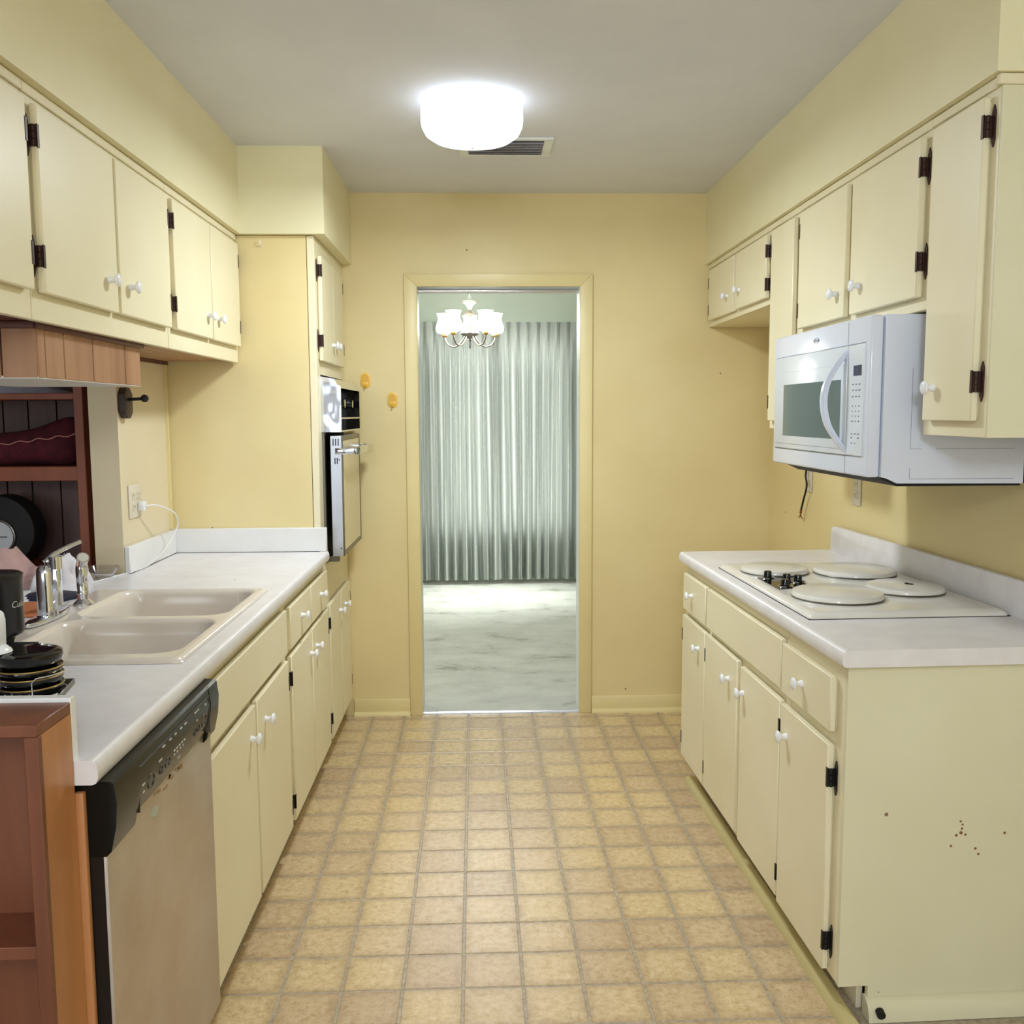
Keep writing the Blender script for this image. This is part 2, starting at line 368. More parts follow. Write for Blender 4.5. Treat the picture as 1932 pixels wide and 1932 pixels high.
# doorway casing, liner and threshold
dr = struct(bpy.data.objects.new('door_1', None), 'cased doorway into the dining room'); C.objects.link(dr)
CO = 0.060
for sx, nm in ((-1, 'casing_leg'), (1, 'casing_leg')):
    xi, xo = (OL, OL-CO) if sx < 0 else (OR_, OR_+CO)
    B().prism([(xi, 0.0), (xo, 0.0), (xo, OH+0.058), (xi, OH)], 'y', D-0.016, D+0.001, 0.0025).obj(nm, 'trim_paint', dr)
    B().box(xi-0.012 if sx < 0 else xi, xi if sx < 0 else xi+0.012, D, D+0.13, 0.0, OH).obj('jamb_liner', 'white_liner', dr)
B().prism([(OL, OH), (OR_, OH), (OR_+CO, OH+0.058), (OL-CO, OH+0.058)], 'y', D-0.016, D+0.001, 0.0025).obj('casing_head', 'trim_paint', dr)
B().box(OL, OR_, D, D+0.13, OH, OH+0.012).obj('head_liner', 'white_liner', dr)
B().cyl((OL, D+0.045, OH-0.014), (OR_, D+0.045, OH-0.014), 0.011, n=16).obj('track_rail', 'chrome', dr)
struct(B().prism([(D-0.012, 0.0), (D+0.02, 0.0), (D+0.02, 0.008), (D, 0.008)], 'x', OL, OR_).obj('trim_1', 'threshold_metal'), 'bright metal threshold strip in the doorway')

# ------------------------------------------------------------------ dining room
struct(B().grid(60, 60, lambda u, v: Vector((-2.4+5.1*u, D+0.015+3.73*v, 0.006+0.006*noise.noise(Vector((u*26, v*20, 3)))))).obj('floor_dining', 'carpet'), 'pale green-grey plush dining room carpet')
struct(B().box(-2.4, 2.7, D+0.06, 8.3, HC+0.02, HC+0.1).obj('ceiling_dining', 'white_liner'), 'white dining room ceiling')
WX0, WX1, WZ0, WZ1 = -0.42, 0.72, 0.45, 2.05
struct(B().box(-2.4, WX0, 8.08, 8.18, -0.05, HC+0.05).box(WX1, 2.7, 8.08, 8.18, -0.05, HC+0.05).box(WX0, WX1, 8.08, 8.18, -0.05, WZ0).box(WX0, WX1, 8.08, 8.18, WZ1, HC+0.05)
       .box(-2.5, -2.4, D+0.1, 8.18, -0.05, HC+0.05).box(2.7, 2.8, D+0.1, 8.18, -0.05, HC+0.05).obj('wall_dining', 'mint_wall'), 'pale mint dining room walls')
def curtain(x0, x1, label, seed):
    rnd = random.Random(seed); pitch = 0.081; n = max(1, round((x1-x0)/pitch)); pitch = (x1-x0)/n
    amp = [rnd.uniform(0.028, 0.055) for _ in range(n+2)]; ph = [rnd.uniform(-0.28, 0.28) for _ in range(n+2)]; sk = [rnd.uniform(-0.02, 0.02) for _ in range(n+2)]
    zt, zb = 2.196, 0.045
    def fn(u, v):
        t = u*n; i = min(int(t), n-1); fr = t-i; z = zt+(zb-zt)*v; drop = zt-z
        a0, a1 = amp[i], amp[i+1]; a = a0+(a1-a0)*fr
        k = min(1.0, max(0.0, (drop-0.10)/0.35))
        # pleat heading: three pinched fingers near each pleat, flat between
        d = (fr-0.5)*pitch
        fing = 0.016*math.cos(d/0.0042*math.pi*0.62)*math.exp(-(d/0.017)**4)
        pinch = math.exp(-((drop-0.105)/0.05)**2)
        head = fing*(1-k)+0.022*math.exp(-(d/0.014)**2)*(0.45+0.7*pinch)*(1-0.75*k)
        cw = math.cos(2*math.pi*(fr-0.5)+ph[i]*math.sin(math.pi*fr)+0.5*math.sin(1.1*drop+i)); body = a*(cw-0.35*math.cos(2*math.acos(max(-1, min(1, cw)))))*k
        body += 0.012*math.sin(2*math.pi*fr*2.0+1.7*ph[i]*9)*k*math.sin(math.pi*fr)
        xx = x0+(x1-x0)*u+(sk[i]+(sk[i+1]-sk[i])*fr)*k*drop*0.35-0.012*pinch*math.sin(2*math.pi*(fr-0.5))*0.6
        return Vector((xx, 7.93-head-body+(0.02 if x0 > 0 else 0.0), z))
    o = B().grid(n*26, 48, fn).obj('curtain', 'curtain_fabric', None, 0)
    o.data.shade_smooth(); return tag(o, label, 'curtain', 'dining room curtains')
curtain(-1.14, 0.140, 'grey-green pleated curtain panel, the left one behind the chandelier', 3)
curtain(0.105, 1.52, 'grey-green pleated curtain panel, the right one of the pair', 5)
tag(B().cyl((-1.3, 7.985, 2.17), (1.65, 7.985, 2.17), 0.012, n=12).obj('curtain_rod', 'white_liner'), 'white rod hidden behind the curtain heading', 'curtain rod')

# chandelier
CX, CY = -0.07, 6.3
ch = thing('chandelier', 'five-arm brass and white chandelier with glowing glass shades', 'chandelier', (CX, CY, 0))
cn = B()
for k in range(14):
    zc = 2.17+0.0195*k+0.008
    m = Matrix.Rotation(R(90), 4, 'X') if k % 2 else Matrix.Rotation(R(90), 4, 'Y')
    cn.torus((0, 0, zc), 0.010, 0.0022, 12, 6, m @ Matrix.Diagonal((1.0, 1.0, 1.0, 1)))
cn.obj('chain', 'white_liner', ch)
B().lathe([(0, 2.466), (0.055, 2.466), (0.055, 2.45), (0.02, 2.435), (0, 2.43)]).obj('canopy', 'white_liner', ch)
B().lathe([(0, 2.175), (0.048, 2.176), (0.046, 2.165), (0.026, 2.15), (0.014, 2.13), (0.012, 2.118), (0.016, 2.112), (0.03, 2.10), (0.042, 2.09), (0.044, 2.082), (0, 2.08)]).obj('crown', 'chand_metal', ch)
B().lathe([(0, 2.08), (0.022, 2.08), (0.028, 2.06), (0.026, 2.035), (0.016, 2.01), (0.011, 1.998), (0.022, 1.985), (0.04, 1.978), (0, 1.976)]).obj('body_vase', 'chand_metal', ch)
B().lathe([(0, 1.978), (0.060, 1.976), (0.064, 1.966), (0.05, 1.955), (0.024, 1.946), (0.012, 1.935), (0, 1.93)]).obj('hub', 'steel_dark', ch)
B().lathe([(0, 1.935), (0.012, 1.925), (0.006, 1.91), (0.009, 1.90), (0.003, 1.872), (0, 1.868)]).obj('finial', 'steel_dark', ch)
for k in range(5):
    a = R(90+72*k); ca, sa = math.cos(a), math.sin(a)
    pts = bezier([(0.03, 0, 1.955), (0.055, 0, 1.915), (0.10, 0, 1.884), (0.145, 0, 1.893), (0.170, 0, 1.925), (0.175, 0, 1.95)], 6)
    arm = B().tube([(p.x*ca, p.x*sa, p.z) for p in pts], 0.0052, 10).obj('arm', 'chand_metal', ch)
    B().lathe([(0, 1.944), (0.010, 1.946), (0.021, 1.957), (0.021, 1.972), (0, 1.972)], 20).obj('candle_cup', 'brass', arm, loc=(0.175*ca, 0.175*sa, 0))
    sh = [(0.022, 1.970), (0.044, 1.974), (0.056, 1.990), (0.058, 2.008), (0.051, 2.032), (0.043, 2.055), (0.042, 2.075), (0.048, 2.094), (0.050, 2.100)]
    B().lathe(sh+[(r-0.003, z) for r, z in sh[::-1]], 28).obj('glass_shade', 'chandelier_glass', arm, loc=(0.175*ca, 0.175*sa, 0))

# ------------------------------------------------------------------ ceiling lamp and vent
cl = thing('ceiling_lamp', 'glowing white drum-shaped glass ceiling lamp', 'ceiling lamp', (-0.022, 3.18, HC))
B().lathe([(0, 0), (0.150, 0), (0.150, -0.010), (0, -0.010)], 40).obj('base_plate', 'white_liner', cl)
B().lathe([(0.150, -0.006), (0.160, -0.008), (0.165, -0.018), (0.166, -0.060), (0.163, -0.082), (0.152, -0.104), (0.128, -0.120), (0.09, -0.128), (0.04, -0.131), (0, -0.1315)], 48).obj('glass_shade', 'lamp_glass', cl)
B().lathe([(0, -0.128), (0.005, -0.130), (0.006, -0.140), (0.004, -0.149), (0, -0.151)], 14).obj('finial', 'chrome', cl)
ld = bpy.data.lights.new('lamp_bulbs', 'AREA'); ld.shape = 'DISK'; ld.size = 0.26; ld.energy = 28; ld.color = (0.84, 0.93, 1.0)
lo = bpy.data.objects.new('lamp_bulbs', ld); C.objects.link(lo); lo.parent = cl; lo.location = (0, 0, -0.136)
vt = thing('ceiling_vent', 'white slatted air vent in the ceiling behind the lamp', 'vent', (0.10, 3.69, HC))
B().box(-0.175, 0.175, -0.115, -0.09, -0.008, 0, 0.002).box(-0.175, 0.175, 0.09, 0.115, -0.008, 0, 0.002).box(-0.175, -0.14, -0.09, 0.09, -0.008, 0, 0.002).box(0.14, 0.175, -0.09, 0.09, -0.008, 0, 0.002).obj('frame', 'white_liner', vt)
B().box(-0.14, 0.14, -0.09, 0.09, -0.002, 0.0).obj('duct_back', 'slot_dark', vt)
sl = B().box(-0.14, 0.14, -0.011, 0.011, -0.0008, 0.0008, mat=Matrix.Rotation(R(35), 4, 'X')).mesh('slat', 'slat_grey', 0)
for k in range(8): link('slat', sl, vt, (0, -0.078+0.0222*k, -0.0085))

# ------------------------------------------------------------------ cabinets
# local frame of every cabinet: x to the right as one faces it, y into the cabinet, z up, face frame front at y = 0
knob_me = B().lathe([(0, 0.0), (0.0095, 0.0), (0.0088, 0.004), (0.0065, 0.010), (0.0075, 0.015), (0.0155, 0.020), (0.0165, 0.0225), (0.0145, 0.026), (0.007, 0.0285), (0, 0.029)], 20, Matrix.Rotation(R(90), 4, 'X')).mesh('knob', 'ceramic_white', 60)
def hinge_mesh(mat, side):
    s = -1 if side == 'L' else 1
    h = B().prism([(s*0.0015, -0.029), (s*0.008, -0.043), (s*0.0145, -0.029), (s*0.0145, 0.029), (s*0.008, 0.043), (s*0.0015, 0.029)], 'y', -0.003, 0.0)
    for z0, z1 in ((-0.022, -0.008), (-0.006, 0.006), (0.008, 0.022)): h.cyl((s*0.003, -0.012, z0), (s*0.003, -0.012, z1), 0.0045, n=10)
    h.box(*sorted((s*0.0005, s*0.003)), -0.0205, -0.001, -0.022, 0.022).box(*sorted((s*0.003, -s*0.007)), -0.0212, -0.0185, -0.024, 0.024, 0.0006, 1)
    return h.mesh('hinge', mat, 30)
HM = {(m, sd): hinge_mesh(m, sd) for m in ('bronze_hinge', 'black_hinge') for sd in 'LR'}
def door(par, name, x0, x1, z0, z1, knob=None, hinge=None, hz=(), hm='bronze_hinge'):
    d = B().box(x0, x1, -0.0200, -0.0040, z0, z1, 0.0024, 1).box(x0+0.008, x1-0.008, -0.006, 0.0, z0+0.008, z1-0.008).obj(name, 'cabinet_paint', par)
    if knob: link('knob', knob_me, d, (knob[0], -0.0197, knob[1]))
    for z in hz: link('hinge', HM[(hm, hinge)], d, (x0 if hinge == 'L' else x1, 0, z))
    return d
def cabinet(name, label, loc, rot, W, z0, z1, depth, recess=0.0, toe=None):
    t = thing(name, label, 'cabinet', (loc[0], loc[1], 0), rot)
    c = B().box(0.0, 0.016, 0.018, depth, z0+recess, z1).box(W-0.016, W, 0.018, depth, z0+recess, z1).box(0.016, W-0.016, 0.018, depth, z0+recess, z0+recess+0.016).box(0.016, W-0.016, depth-0.008, depth, z0+recess+0.016, z1)
    if not toe: c.box(0.016, W-0.016, 0.018, depth-0.008, z1-0.016, z1)
    if toe: c.box(0.0, W-0.02, toe, toe+0.015, 0.0, z0)
    c.obj('carcass', 'cabinet_paint', t)
    B().box(0, W, 0, 0.018, z0, z1, 0.0015, 1).obj('face_frame', 'cabinet_paint', t)
    return t
LROT, RROT = R(90), R(-90)
# --- left uppers (face x=-0.935)
UF = -0.935
def lup(y): return y
def left_upper(label, y0, y1, doors):
    t = cabinet('wall_cabinet', label, (UF, y0), LROT, y1-y0-0.002, 1.642, SOF-0.001, 0.28, 0.012)
    for (a, b, kn, hs) in doors:
        door(t, 'door', a-y0, b-y0, 1.70, 2.085, (kn-y0, 1.775) if kn else None, hs, (1.775, 2.02))
    B().box(0, y1-y0-0.002, -0.006, 0.0, 2.102, SOF-0.001, 0.002, 1).obj('top_moulding', 'cabinet_paint', t)
    B().box(0, y1-y0-0.002, 0.268, 0.280, 1.634, 1.648).obj('back_trim', 'dark_red_wood', t)
    n = 5; wd = 0.262/n
    for k in range(n): B().box(0.0, y1-y0-0.002, 0.018+wd*k+0.001, 0.018+wd*(k+1)-0.001, 1.648, 1.654).obj('plank', 'soffit_wood' if y0 > 2.5 else 'dark_red_wood', t)
    return t
left_upper('yellow wall cabinet cut off by the left edge of the picture', 1.50, 2.036, [(1.53, 2.014, 1.60, 'R')])
left_upper('yellow two-door wall cabinet above the wood-panelled box over the sink', 2.036, 2.905, [(2.062, 2.470, 2.412, 'L'), (2.486, 2.886, 2.552, 'R')])
left_upper('yellow two-door wall cabinet in the corner beside the oven cabinet', 2.905, 3.722, [(2.930, 3.318, 3.262, 'L'), (3.328, 3.695, 3.388, 'R')])
# --- left lower (face x=-0.636)
LF = -0.636
def left_base(label, y0, y1):
    return cabinet('base_cabinet', label, (LF, y0), LROT, y1-y0-0.002, 0.095, 0.862, 0.56, 0.0, 0.05)
t = left_base('yellow sink base cabinet with long false drawer front next to the dishwasher', 2.052, 2.976)
door(t, 'drawer_front', 0.03, 2.945-2.052, 0.692, 0.832)
door(t, 'door', 0.035, 2.510-2.052, 0.118, 0.664, (2.452-2.052, 0.587))
door(t, 'door', 2.530-2.052, 2.954-2.052, 0.118, 0.667, (2.620-2.052, 0.587), 'R', (0.185, 0.595), 'black_hinge')
t = left_base('yellow base cabinet with two small drawers between sink and oven', 2.976, 3.752)
door(t, 'drawer_front', 3.003-2.976, 3.364-2.976, 0.690, 0.828, (3.187-2.976, 0.763)); door(t, 'drawer_front', 3.370-2.976, 3.736-2.976, 0.690, 0.828, (3.565-2.976, 0.763))
door(t, 'door', 3.003-2.976, 3.368-2.976, 0.118, 0.668, (3.335-2.976, 0.592), 'L', (0.183, 0.594), 'black_hinge')
door(t, 'door', 3.376-2.976, 3.738-2.976, 0.118, 0.670, (3.452-2.976, 0.592), 'R', (0.183, 0.594), 'black_hinge')
# --- tall oven cabinet
OY = 3.754
t = thing('oven_cabinet', 'tall yellow cabinet that houses the wall oven', 'cabinet', (LF, OY, 0), LROT)
W_ = D-OY-0.004
B().box(0, W_, 0.018, 0.575, 0.095, 0.80).box(0, W_, 0.018, 0.575, 1.62, SOF-0.002).box(0, 0.03, 0.018, 0.575, 0.80, 1.62).box(W_-0.03, W_, 0.018, 0.575, 0.80, 1.62).box(0.03, W_-0.03, 0.40, 0.575, 0.8, 1.62).box(0, W_, 0.05, 0.065, 0, 0.095).obj('carcass', 'cabinet_paint', t)
B().box(0.0, W_, 0, 0.018, 0.095, 0.845).box(0, W_, 0, 0.018, 1.600, SOF-0.002).box(0, 0.055, 0, 0.018, 0.845, 1.6).box(W_-0.055, W_, 0, 0.018, 0.845, 1.6).obj('face_frame', 'cabinet_paint', t)
B().box(-0.022, -0.0015, 0.030, 0.578, CT, SOF-0.002).obj('side_panel', 'wall_paint', t)
B().box(-0.022, 0.0, 0.0, 0.028, CT, SOF-0.002, 0.002, 1).obj('corner_stile', 'cabinet_paint', t)
door(t, 'door', 0.022, 0.300, 1.652, 2.055, (0.262, 1.728), 'L', (1.73, 2.0)); door(t, 'door', 0.305, 0.590, 1.652, 2.055, (0.345, 1.728), 'R', (1.73, 2.0))
door(t, 'door', 0.030, 0.318, 0.118, 0.677, (0.286, 0.602), 'L', (0.205, 0.602), 'black_hinge'); door(t, 'door', 0.328, 0.612, 0.118, 0.677, (0.440, 0.600), 'R', (0.205, 0.602), 'black_hinge')
B().tube([(0.002, 0.20, 2.085), (-0.028, 0.20, 2.083), (-0.036, 0.20, 2.09), (-0.036, 0.20, 2.105)], 0.002, 8).obj('cup_hook', 'white_plastic', t)
# --- right uppers (face x=1.068)
RF = 1.068
def right_upper(label, y0, y1, z0, doors, hm='bronze_hinge', recess=0.0):
    # y0 near, y1 far; local x = y1 - y
    t = cabinet('wall_cabinet', label, (RF, y1), RROT, y1-y0-0.002, z0, SOF-0.001, xr(y1)-RF-0.003, recess)
    for (a, b, zb, kn, hs, hz) in doors:   # a far, b near
        door(t, 'door', y1-a, y1-b, zb, 2.09, (y1-kn[0], kn[1]) if kn else None, hs, hz, hm)
    B().box(0, y1-y0-0.002, -0.006, 0.0, 2.103, SOF-0.001, 0.002, 1).obj('top_moulding', 'cabinet_paint', t)
    return t
right_upper('short yellow two-door wall cabinet against the far wall over the fridge gap', 3.488, 4.452, 1.838, [(4.392, 3.962, 1.862, (4.057, 1.935), 'L', (1.91, 2.03)), (3.930, 3.512, 1.862, (3.872, 1.937), 'R', (1.91, 2.03))])
right_upper('narrow yellow wall cabinet mostly hidden behind the microwave', 3.178, 3.488, 1.383, [(3.452, 3.205, 1.412, None, 'L', (1.48, 2.02))])
t = right_upper('yellow two-door wall cabinet above the white microwave', 2.263, 3.178, 1.685, [(3.148, 2.745, 1.716, (2.805, 1.788), 'L', (1.775, 2.03)), (2.705, 2.288, 1.716, (2.638, 1.79), 'R', (1.80, 2.02))])
t = right_upper('tall narrow yellow wall cabinet nearest the camera on the right', 1.975, 2.263, 1.386, [(2.230, 2.006, 1.421, (2.178, 1.497), 'R', (1.505, 2.03))])
B().box(0.288, 0.292, 0.0, 0.33, 1.386, SOF-0.001).obj('side_panel', 'panel_paint', t)
B().box(0.286, 0.300, -0.012, 0.34, 2.103, SOF-0.001, 0.002, 1).obj('side_moulding', 'cabinet_paint', t)
# --- right lowers (run slightly out of square)
RO = Vector((0.765, 3.62, 0)); RU = Vector((0.031, -0.9995, 0)).normalized(); RN = Vector((0.9995, 0.031, 0)).normalized(); RANG = math.atan2(RU.y, RU.x)
def rloc(s, d, z=0.0): return RO+RU*s+RN*d+Vector((0, 0, z))
def right_base(label, s0, s1):
    return cabinet('base_cabinet', label, rloc(s0, 0.028), RANG, s1-s0-0.002, 0.078, 0.862, 0.57, 0.0, 0.06)
t = right_base('narrow yellow base cabinet with one small drawer at the far end of the cooktop run', 0.022, 0.372)
door(t, 'drawer_front', 0.022, 0.340, 0.692, 0.830, (0.155, 0.764)); door(t, 'door', 0.016, 0.336, 0.108, 0.667, (0.256, 0.590), 'L', (0.18, 0.59), 'black_hinge')
t = right_base('yellow two-door base cabinet with a long false drawer front under the cooktop', 0.372, 1.136)
door(t, 'drawer_front', 0.010, 0.758, 0.692, 0.830); door(t, 'door', -0.006, 0.371, 0.108, 0.667, (0.283, 0.586), 'L', (0.18, 0.59), 'black_hinge'); door(t, 'door', 0.404, 0.759, 0.100, 0.660, (0.438, 0.584), 'R', (0.17, 0.585), 'black_hinge')
t = right_base('yellow base cabinet with drawer and stained end panel nearest the camera', 1.136, 1.508)
door(t, 'drawer_front', 0.004, 0.334, 0.688, 0.822, (0.153, 0.753)); door(t, 'door', 0.003, 0.330, 0.090, 0.655, (0.050, 0.578), 'R', (0.165, 0.575), 'black_hinge')
B().prism([(0.0, 0.078), (0.072, 0.078), (0.072, 0.050), (0.588, 0.050), (0.588, 0.862), (0.0, 0.862)], 'x', 0.3705, 0.385).obj('end_panel', 'panel_paint', t)
B().prism([(0.3705, 0.0), (0.412, 0.0), (0.410, 0.020), (0.400, 0.040), (0.384, 0.050), (0.3705, 0.050)], 'y', 0.066, 0.588).obj('end_shoe_moulding', 'panel_paint', t)
B().cyl((0.408, 0.092, 0.028), (0.424, 0.090, 0.026), 0.010, n=16).obj('cable_hole_plug', 'black_matte', t)
# rust marks on the end panel
for (dx, z_, r_) in ((0.285, 0.452, 0.0042), (0.287, 0.462, 0.003), (0.274, 0.446, 0.0035), (0.296, 0.447, 0.003), (0.262, 0.420, 0.003), (0.322, 0.412, 0.0032), (0.330, 0.398, 0.003), (0.288, 0.472, 0.0025), (0.283, 0.480, 0.0028), (0.392, 0.448, 0.0034)):
    B().cyl((0.3845, dx, z_), (0.3856, dx, z_), r_, n=9).obj('rust_fleck', 'rust_stain', t)
shoe = B().prism([(0.020, 0.0), (0.054, 0.0), (0.054, 0.024), (0.030, 0.024), (0.022, 0.014)], 'x', 0.06, 1.60).obj('baseboard_toe', 'toe_paint_shaded', None, 40, rloc(0, 0, 0), RANG); struct(shoe, 'low yellow strip on the floor along the right base cabinets')

# ------------------------------------------------------------------ counters
def nose_profile(r=0.016):
    p = [(-0.09, 0.0)]
    for k in range(7):
        a = R(90*k/6); p.append((-r+r*math.sin(a), -r+r*math.cos(a)+0.002*math.sin(math.pi*k/6)))
    p += [(0.0, -0.030), (-0.004, -0.038), (-0.010, -0.040), (-0.09, -0.040)]; return p
SX0, SX1, SY0, SY1 = -1.165, -0.672, 2.045, 2.870   # sink cut-out
lc = thing('countertop', 'long off-white laminate countertop with rounded edge around the sink', 'countertop', (0, 0, 0))
B().prism([(-0.605+u, CT+v) for u, v in nose_profile()], 'y', 1.452, 3.728).obj('front_edge', 'laminate', lc)
B().box(-1.60, -0.695, 1.470, SY0, 0.865, CT).box(-1.60, SX0, SY0, 3.21, 0.865, CT).box(SX0, -0.695, SY1, 3.21, 0.865, CT).box(XL+0.001, -0.695, 3.21, 3.728, 0.865, CT).obj('slab', 'laminate', lc)
B().box(XL+0.001, -0.612, 3.711, 3.731, CT, 1.000, 0.002, 1).obj('backsplash', 'laminate_edge', lc)
B().box(XL+0.001, XL+0.019, 3.222, 3.711, CT, 0.998, 0.002, 1).obj('backsplash', 'laminate_edge', lc)
B().box(-1.60, -0.641, 1.4520, 1.4700, 0.866, 1.006, 0.001, 1).obj('end_splash', 'laminate_edge', lc)
B().box(XL+0.019, -0.64, 3.7085, 3.712, CT-0.001, CT+0.0012).box(XL+0.018, XL+0.0205, 3.222, 3.711, CT-0.001, CT+0.0012).obj('caulk_line', 'slot_dark', lc)
rc = thing('countertop', 'off-white laminate countertop with backsplash under the cooktop', 'countertop', rloc(0, 0), RANG)
B().prism([(-u, CT+v) for u, v in nose_profile(0.018)], 'x', 0, 1.552).obj('front_edge', 'laminate', rc)
B().box(0, 1.552, 0.09, 0.606, 0.865, CT).obj('slab', 'laminate', rc)
B().prism([(0.02, CT-0.01), (1.552, CT-0.01), (1.552, 1.003), (0.05, 1.003), (0.03, 0.996), (0.02, 0.975)], 'y', 0.592, 0.612, 0.003).obj('backsplash', 'laminate', rc)

# ------------------------------------------------------------------ sink, faucet, sprayer
sk = thing('sink', 'double-bowl almond enamel sink set in the left countertop', 'sink', (0, 0, 0))
RX0, RX1, RY0, RY1 = -1.180, -0.655, 2.030, 2.886
bowls = [(-1.072, -0.690, 2.092, 2.440), (-1.078, -0.690, 2.492, 2.862)]
def rr_sd(x, y, b, r):
    cx, cy = (b[0]+b[1])/2, (b[2]+b[3])/2; qx = abs(x-cx)-(b[1]-b[0])/2+r; qy = abs(y-cy)-(b[3]-b[2])/2+r
    return math.hypot(max(qx, 0), max(qy, 0))+min(max(qx, qy), 0)-r
def sink_z(x, y):
    d = min(rr_sd(x, y, b, 0.055) for b in bowls); e = -rr_sd(x, y, (RX0, RX1, RY0, RY1), 0.03)
    z = CT+0.011*min(1, max(0, e/0.012))**0.5 if e > 0 else CT+0.0005
    if d < 0.012:
        t_ = min(1.0, max(0.0, (0.012-d)/0.030)); s_ = t_*t_*(3-2*t_)
        z -= 0.026*s_
        if d < -0.004:
            t2 = min(1.0, (-0.004-d)/0.028); z -= 0.150*(1-(1-t2)**2.2)
            z -= 0.006*min(1, max(0, (-d-0.03)/0.14))
    return z
B().grid(150, 240, lambda u, v: Vector((RX0+(RX1-RX0)*u, RY0+(RY1-RY0)*v, sink_z(RX0+(RX1-RX0)*u, RY0+(RY1-RY0)*v)))).obj('basin', 'sink_enamel', sk, 70)
for b in bowls:
    B().lathe([(0, 0.004), (0.03, 0.004), (0.042, 0.002), (0.045, 0)], 24).obj('drain', 'chrome', sk, loc=((b[0]+b[1])/2, (b[2]+b[3])/2, sink_z((b[0]+b[1])/2, (b[2]+b[3])/2)))
fz = CT+0.0125
fa = thing('faucet', 'chrome single-lever kitchen faucet behind the sink', 'faucet', (-1.128, 2.452, fz))
B().prism([(0.026*math.cos(a)+0.0, 0.116*math.sin(a)+ (0.0)) for a in [2*math.pi*k/24 for k in range(24)]], 'z', 0, 0.012, 0.003).obj('base_plate', 'chrome', fa)
B().lathe([(0.026, 0.010), (0.025, 0.03), (0.0235, 0.045), (0.023, 0.118), (0.021, 0.132), (0.014, 0.142), (0, 0.144)], 24).obj('body', 'chrome', fa)
spt = bezier([(0.010, 0.012, 0.045), (0.020, 0.020, 0.075), (0.024, 0.026, 0.125)], 5)
B().prism([(0.008, 0.020), (0.026, 0.026), (0.036, 0.034), (0.036, 0.140), (0.016, 0.140)], 'y', -0.012, 0.016, 0.004).obj('spout', 'chrome', fa)
B().cyl((0.026, 0.002, 0.132), (0.026, 0.002, 0.163), 0.0165, n=20).obj('aerator', 'chrome', fa)
B().tube(bezier([(0.0, 0.0, 0.148), (0.018, 0.02, 0.168), (0.045, 0.045, 0.184), (0.066, 0.065, 0.194)], 6), [0.008]*7+[0.0065]*6+[0.006]*6, 12).obj('lever', 'chrome', fa)
sp_ = thing('sprayer', 'chrome pull-out spray head beside the faucet', 'sprayer', (-1.118, 2.648, fz-0.001))
B().lathe([(0, 0), (0.027, 0), (0.027, 0.004), (0.018, 0.012), (0.014, 0.016), (0.014, 0.028), (0, 0.028)], 24).obj('escutcheon', 'chrome', sp_)
B().lathe([(0.0, 0.028), (0.016, 0.028), (0.0165, 0.034), (0.0145, 0.038), (0.0165, 0.07), (0.017, 0.10), (0.015, 0.115), (0.0, 0.120)], 20).obj('handle', 'chrome', sp_)
B().cyl((-0.004, 0.004, 0.106), (0.016, -0.026, 0.136), 0.013, 0.0165, n=22).obj('spray_head', 'chrome', sp_)
B().cyl((0.016, -0.026, 0.136), (0.0164, -0.0266, 0.1366), 0.0135, 0.0135, n=22).obj('spray_face', 'print_light', sp_)

# ------------------------------------------------------------------ dishwasher
DX = -0.602
dw = thing('dishwasher', 'stained stainless dishwasher with black control panel', 'dishwasher', (DX, 1.466, 0), LROT)
DWW = 0.580
B().box(0.004, DWW-0.004, 0.062, 0.56, 0.02, 0.860).obj('tub_body', 'steel_dark', dw)
B().box(0.0, DWW, 0.0, 0.055, 0.115, 0.762, 0.004).obj('door_panel', 'dishwasher_steel', dw)
B().box(-0.0012, 0.002, 0.006, 0.055, 0.118, 0.745).obj('door_edge', 'black_plastic', dw)
B().box(0.012, DWW-0.012, 0.06, 0.075, 0.0, 0.11).obj('kick_plate', 'black_matte', dw)
prof = [(0.055, 0.742), (0.0, 0.742), (-0.008, 0.750), (-0.017, 0.790), (-0.020, 0.830), (-0.016, 0.862), (-0.010, 0.866), (0.055, 0.866)]
prof_mid = [(0.055, 0.764), (0.0, 0.764), (-0.007, 0.767), (-0.016, 0.792), (-0.019, 0.830), (-0.015, 0.862), (-0.010, 0.866), (0.055, 0.866)]
cp_ = B().prism(prof, 'x', -0.003, 0.100).prism(prof_mid, 'x', 0.100, 0.522).prism(prof, 'x', 0.522, DWW+0.003).obj('control_panel', 'dw_black', dw, 30)
def pface(z): # front surface of the panel at height z
    return -0.007-0.009*min(1, max(0, (z-0.767)/0.025))-0.003*min(1, max(0, (z-0.792)/0.038))
for (px, pz, rx, rz) in ((0.160, 0.803, 0.016, 0.013), (0.212, 0.803, 0.008, 0.008), (0.248, 0.803, 0.012, 0.009), (0.415, 0.803, 0.007, 0.008), (0.440, 0.803, 0.007, 0.008), (0.478, 0.806, 0.014, 0.013)):
    g_ = B()
    pts = [(px+rx*math.cos(a), pface(pz+rz*math.sin(a))-0.0005, pz+rz*math.sin(a)) for a in [2*math.pi*k/20 for k in range(21)]]
    g_.tube(pts, 0.0010, 6, False); g_.obj('button', 'steel_dark', cp_)
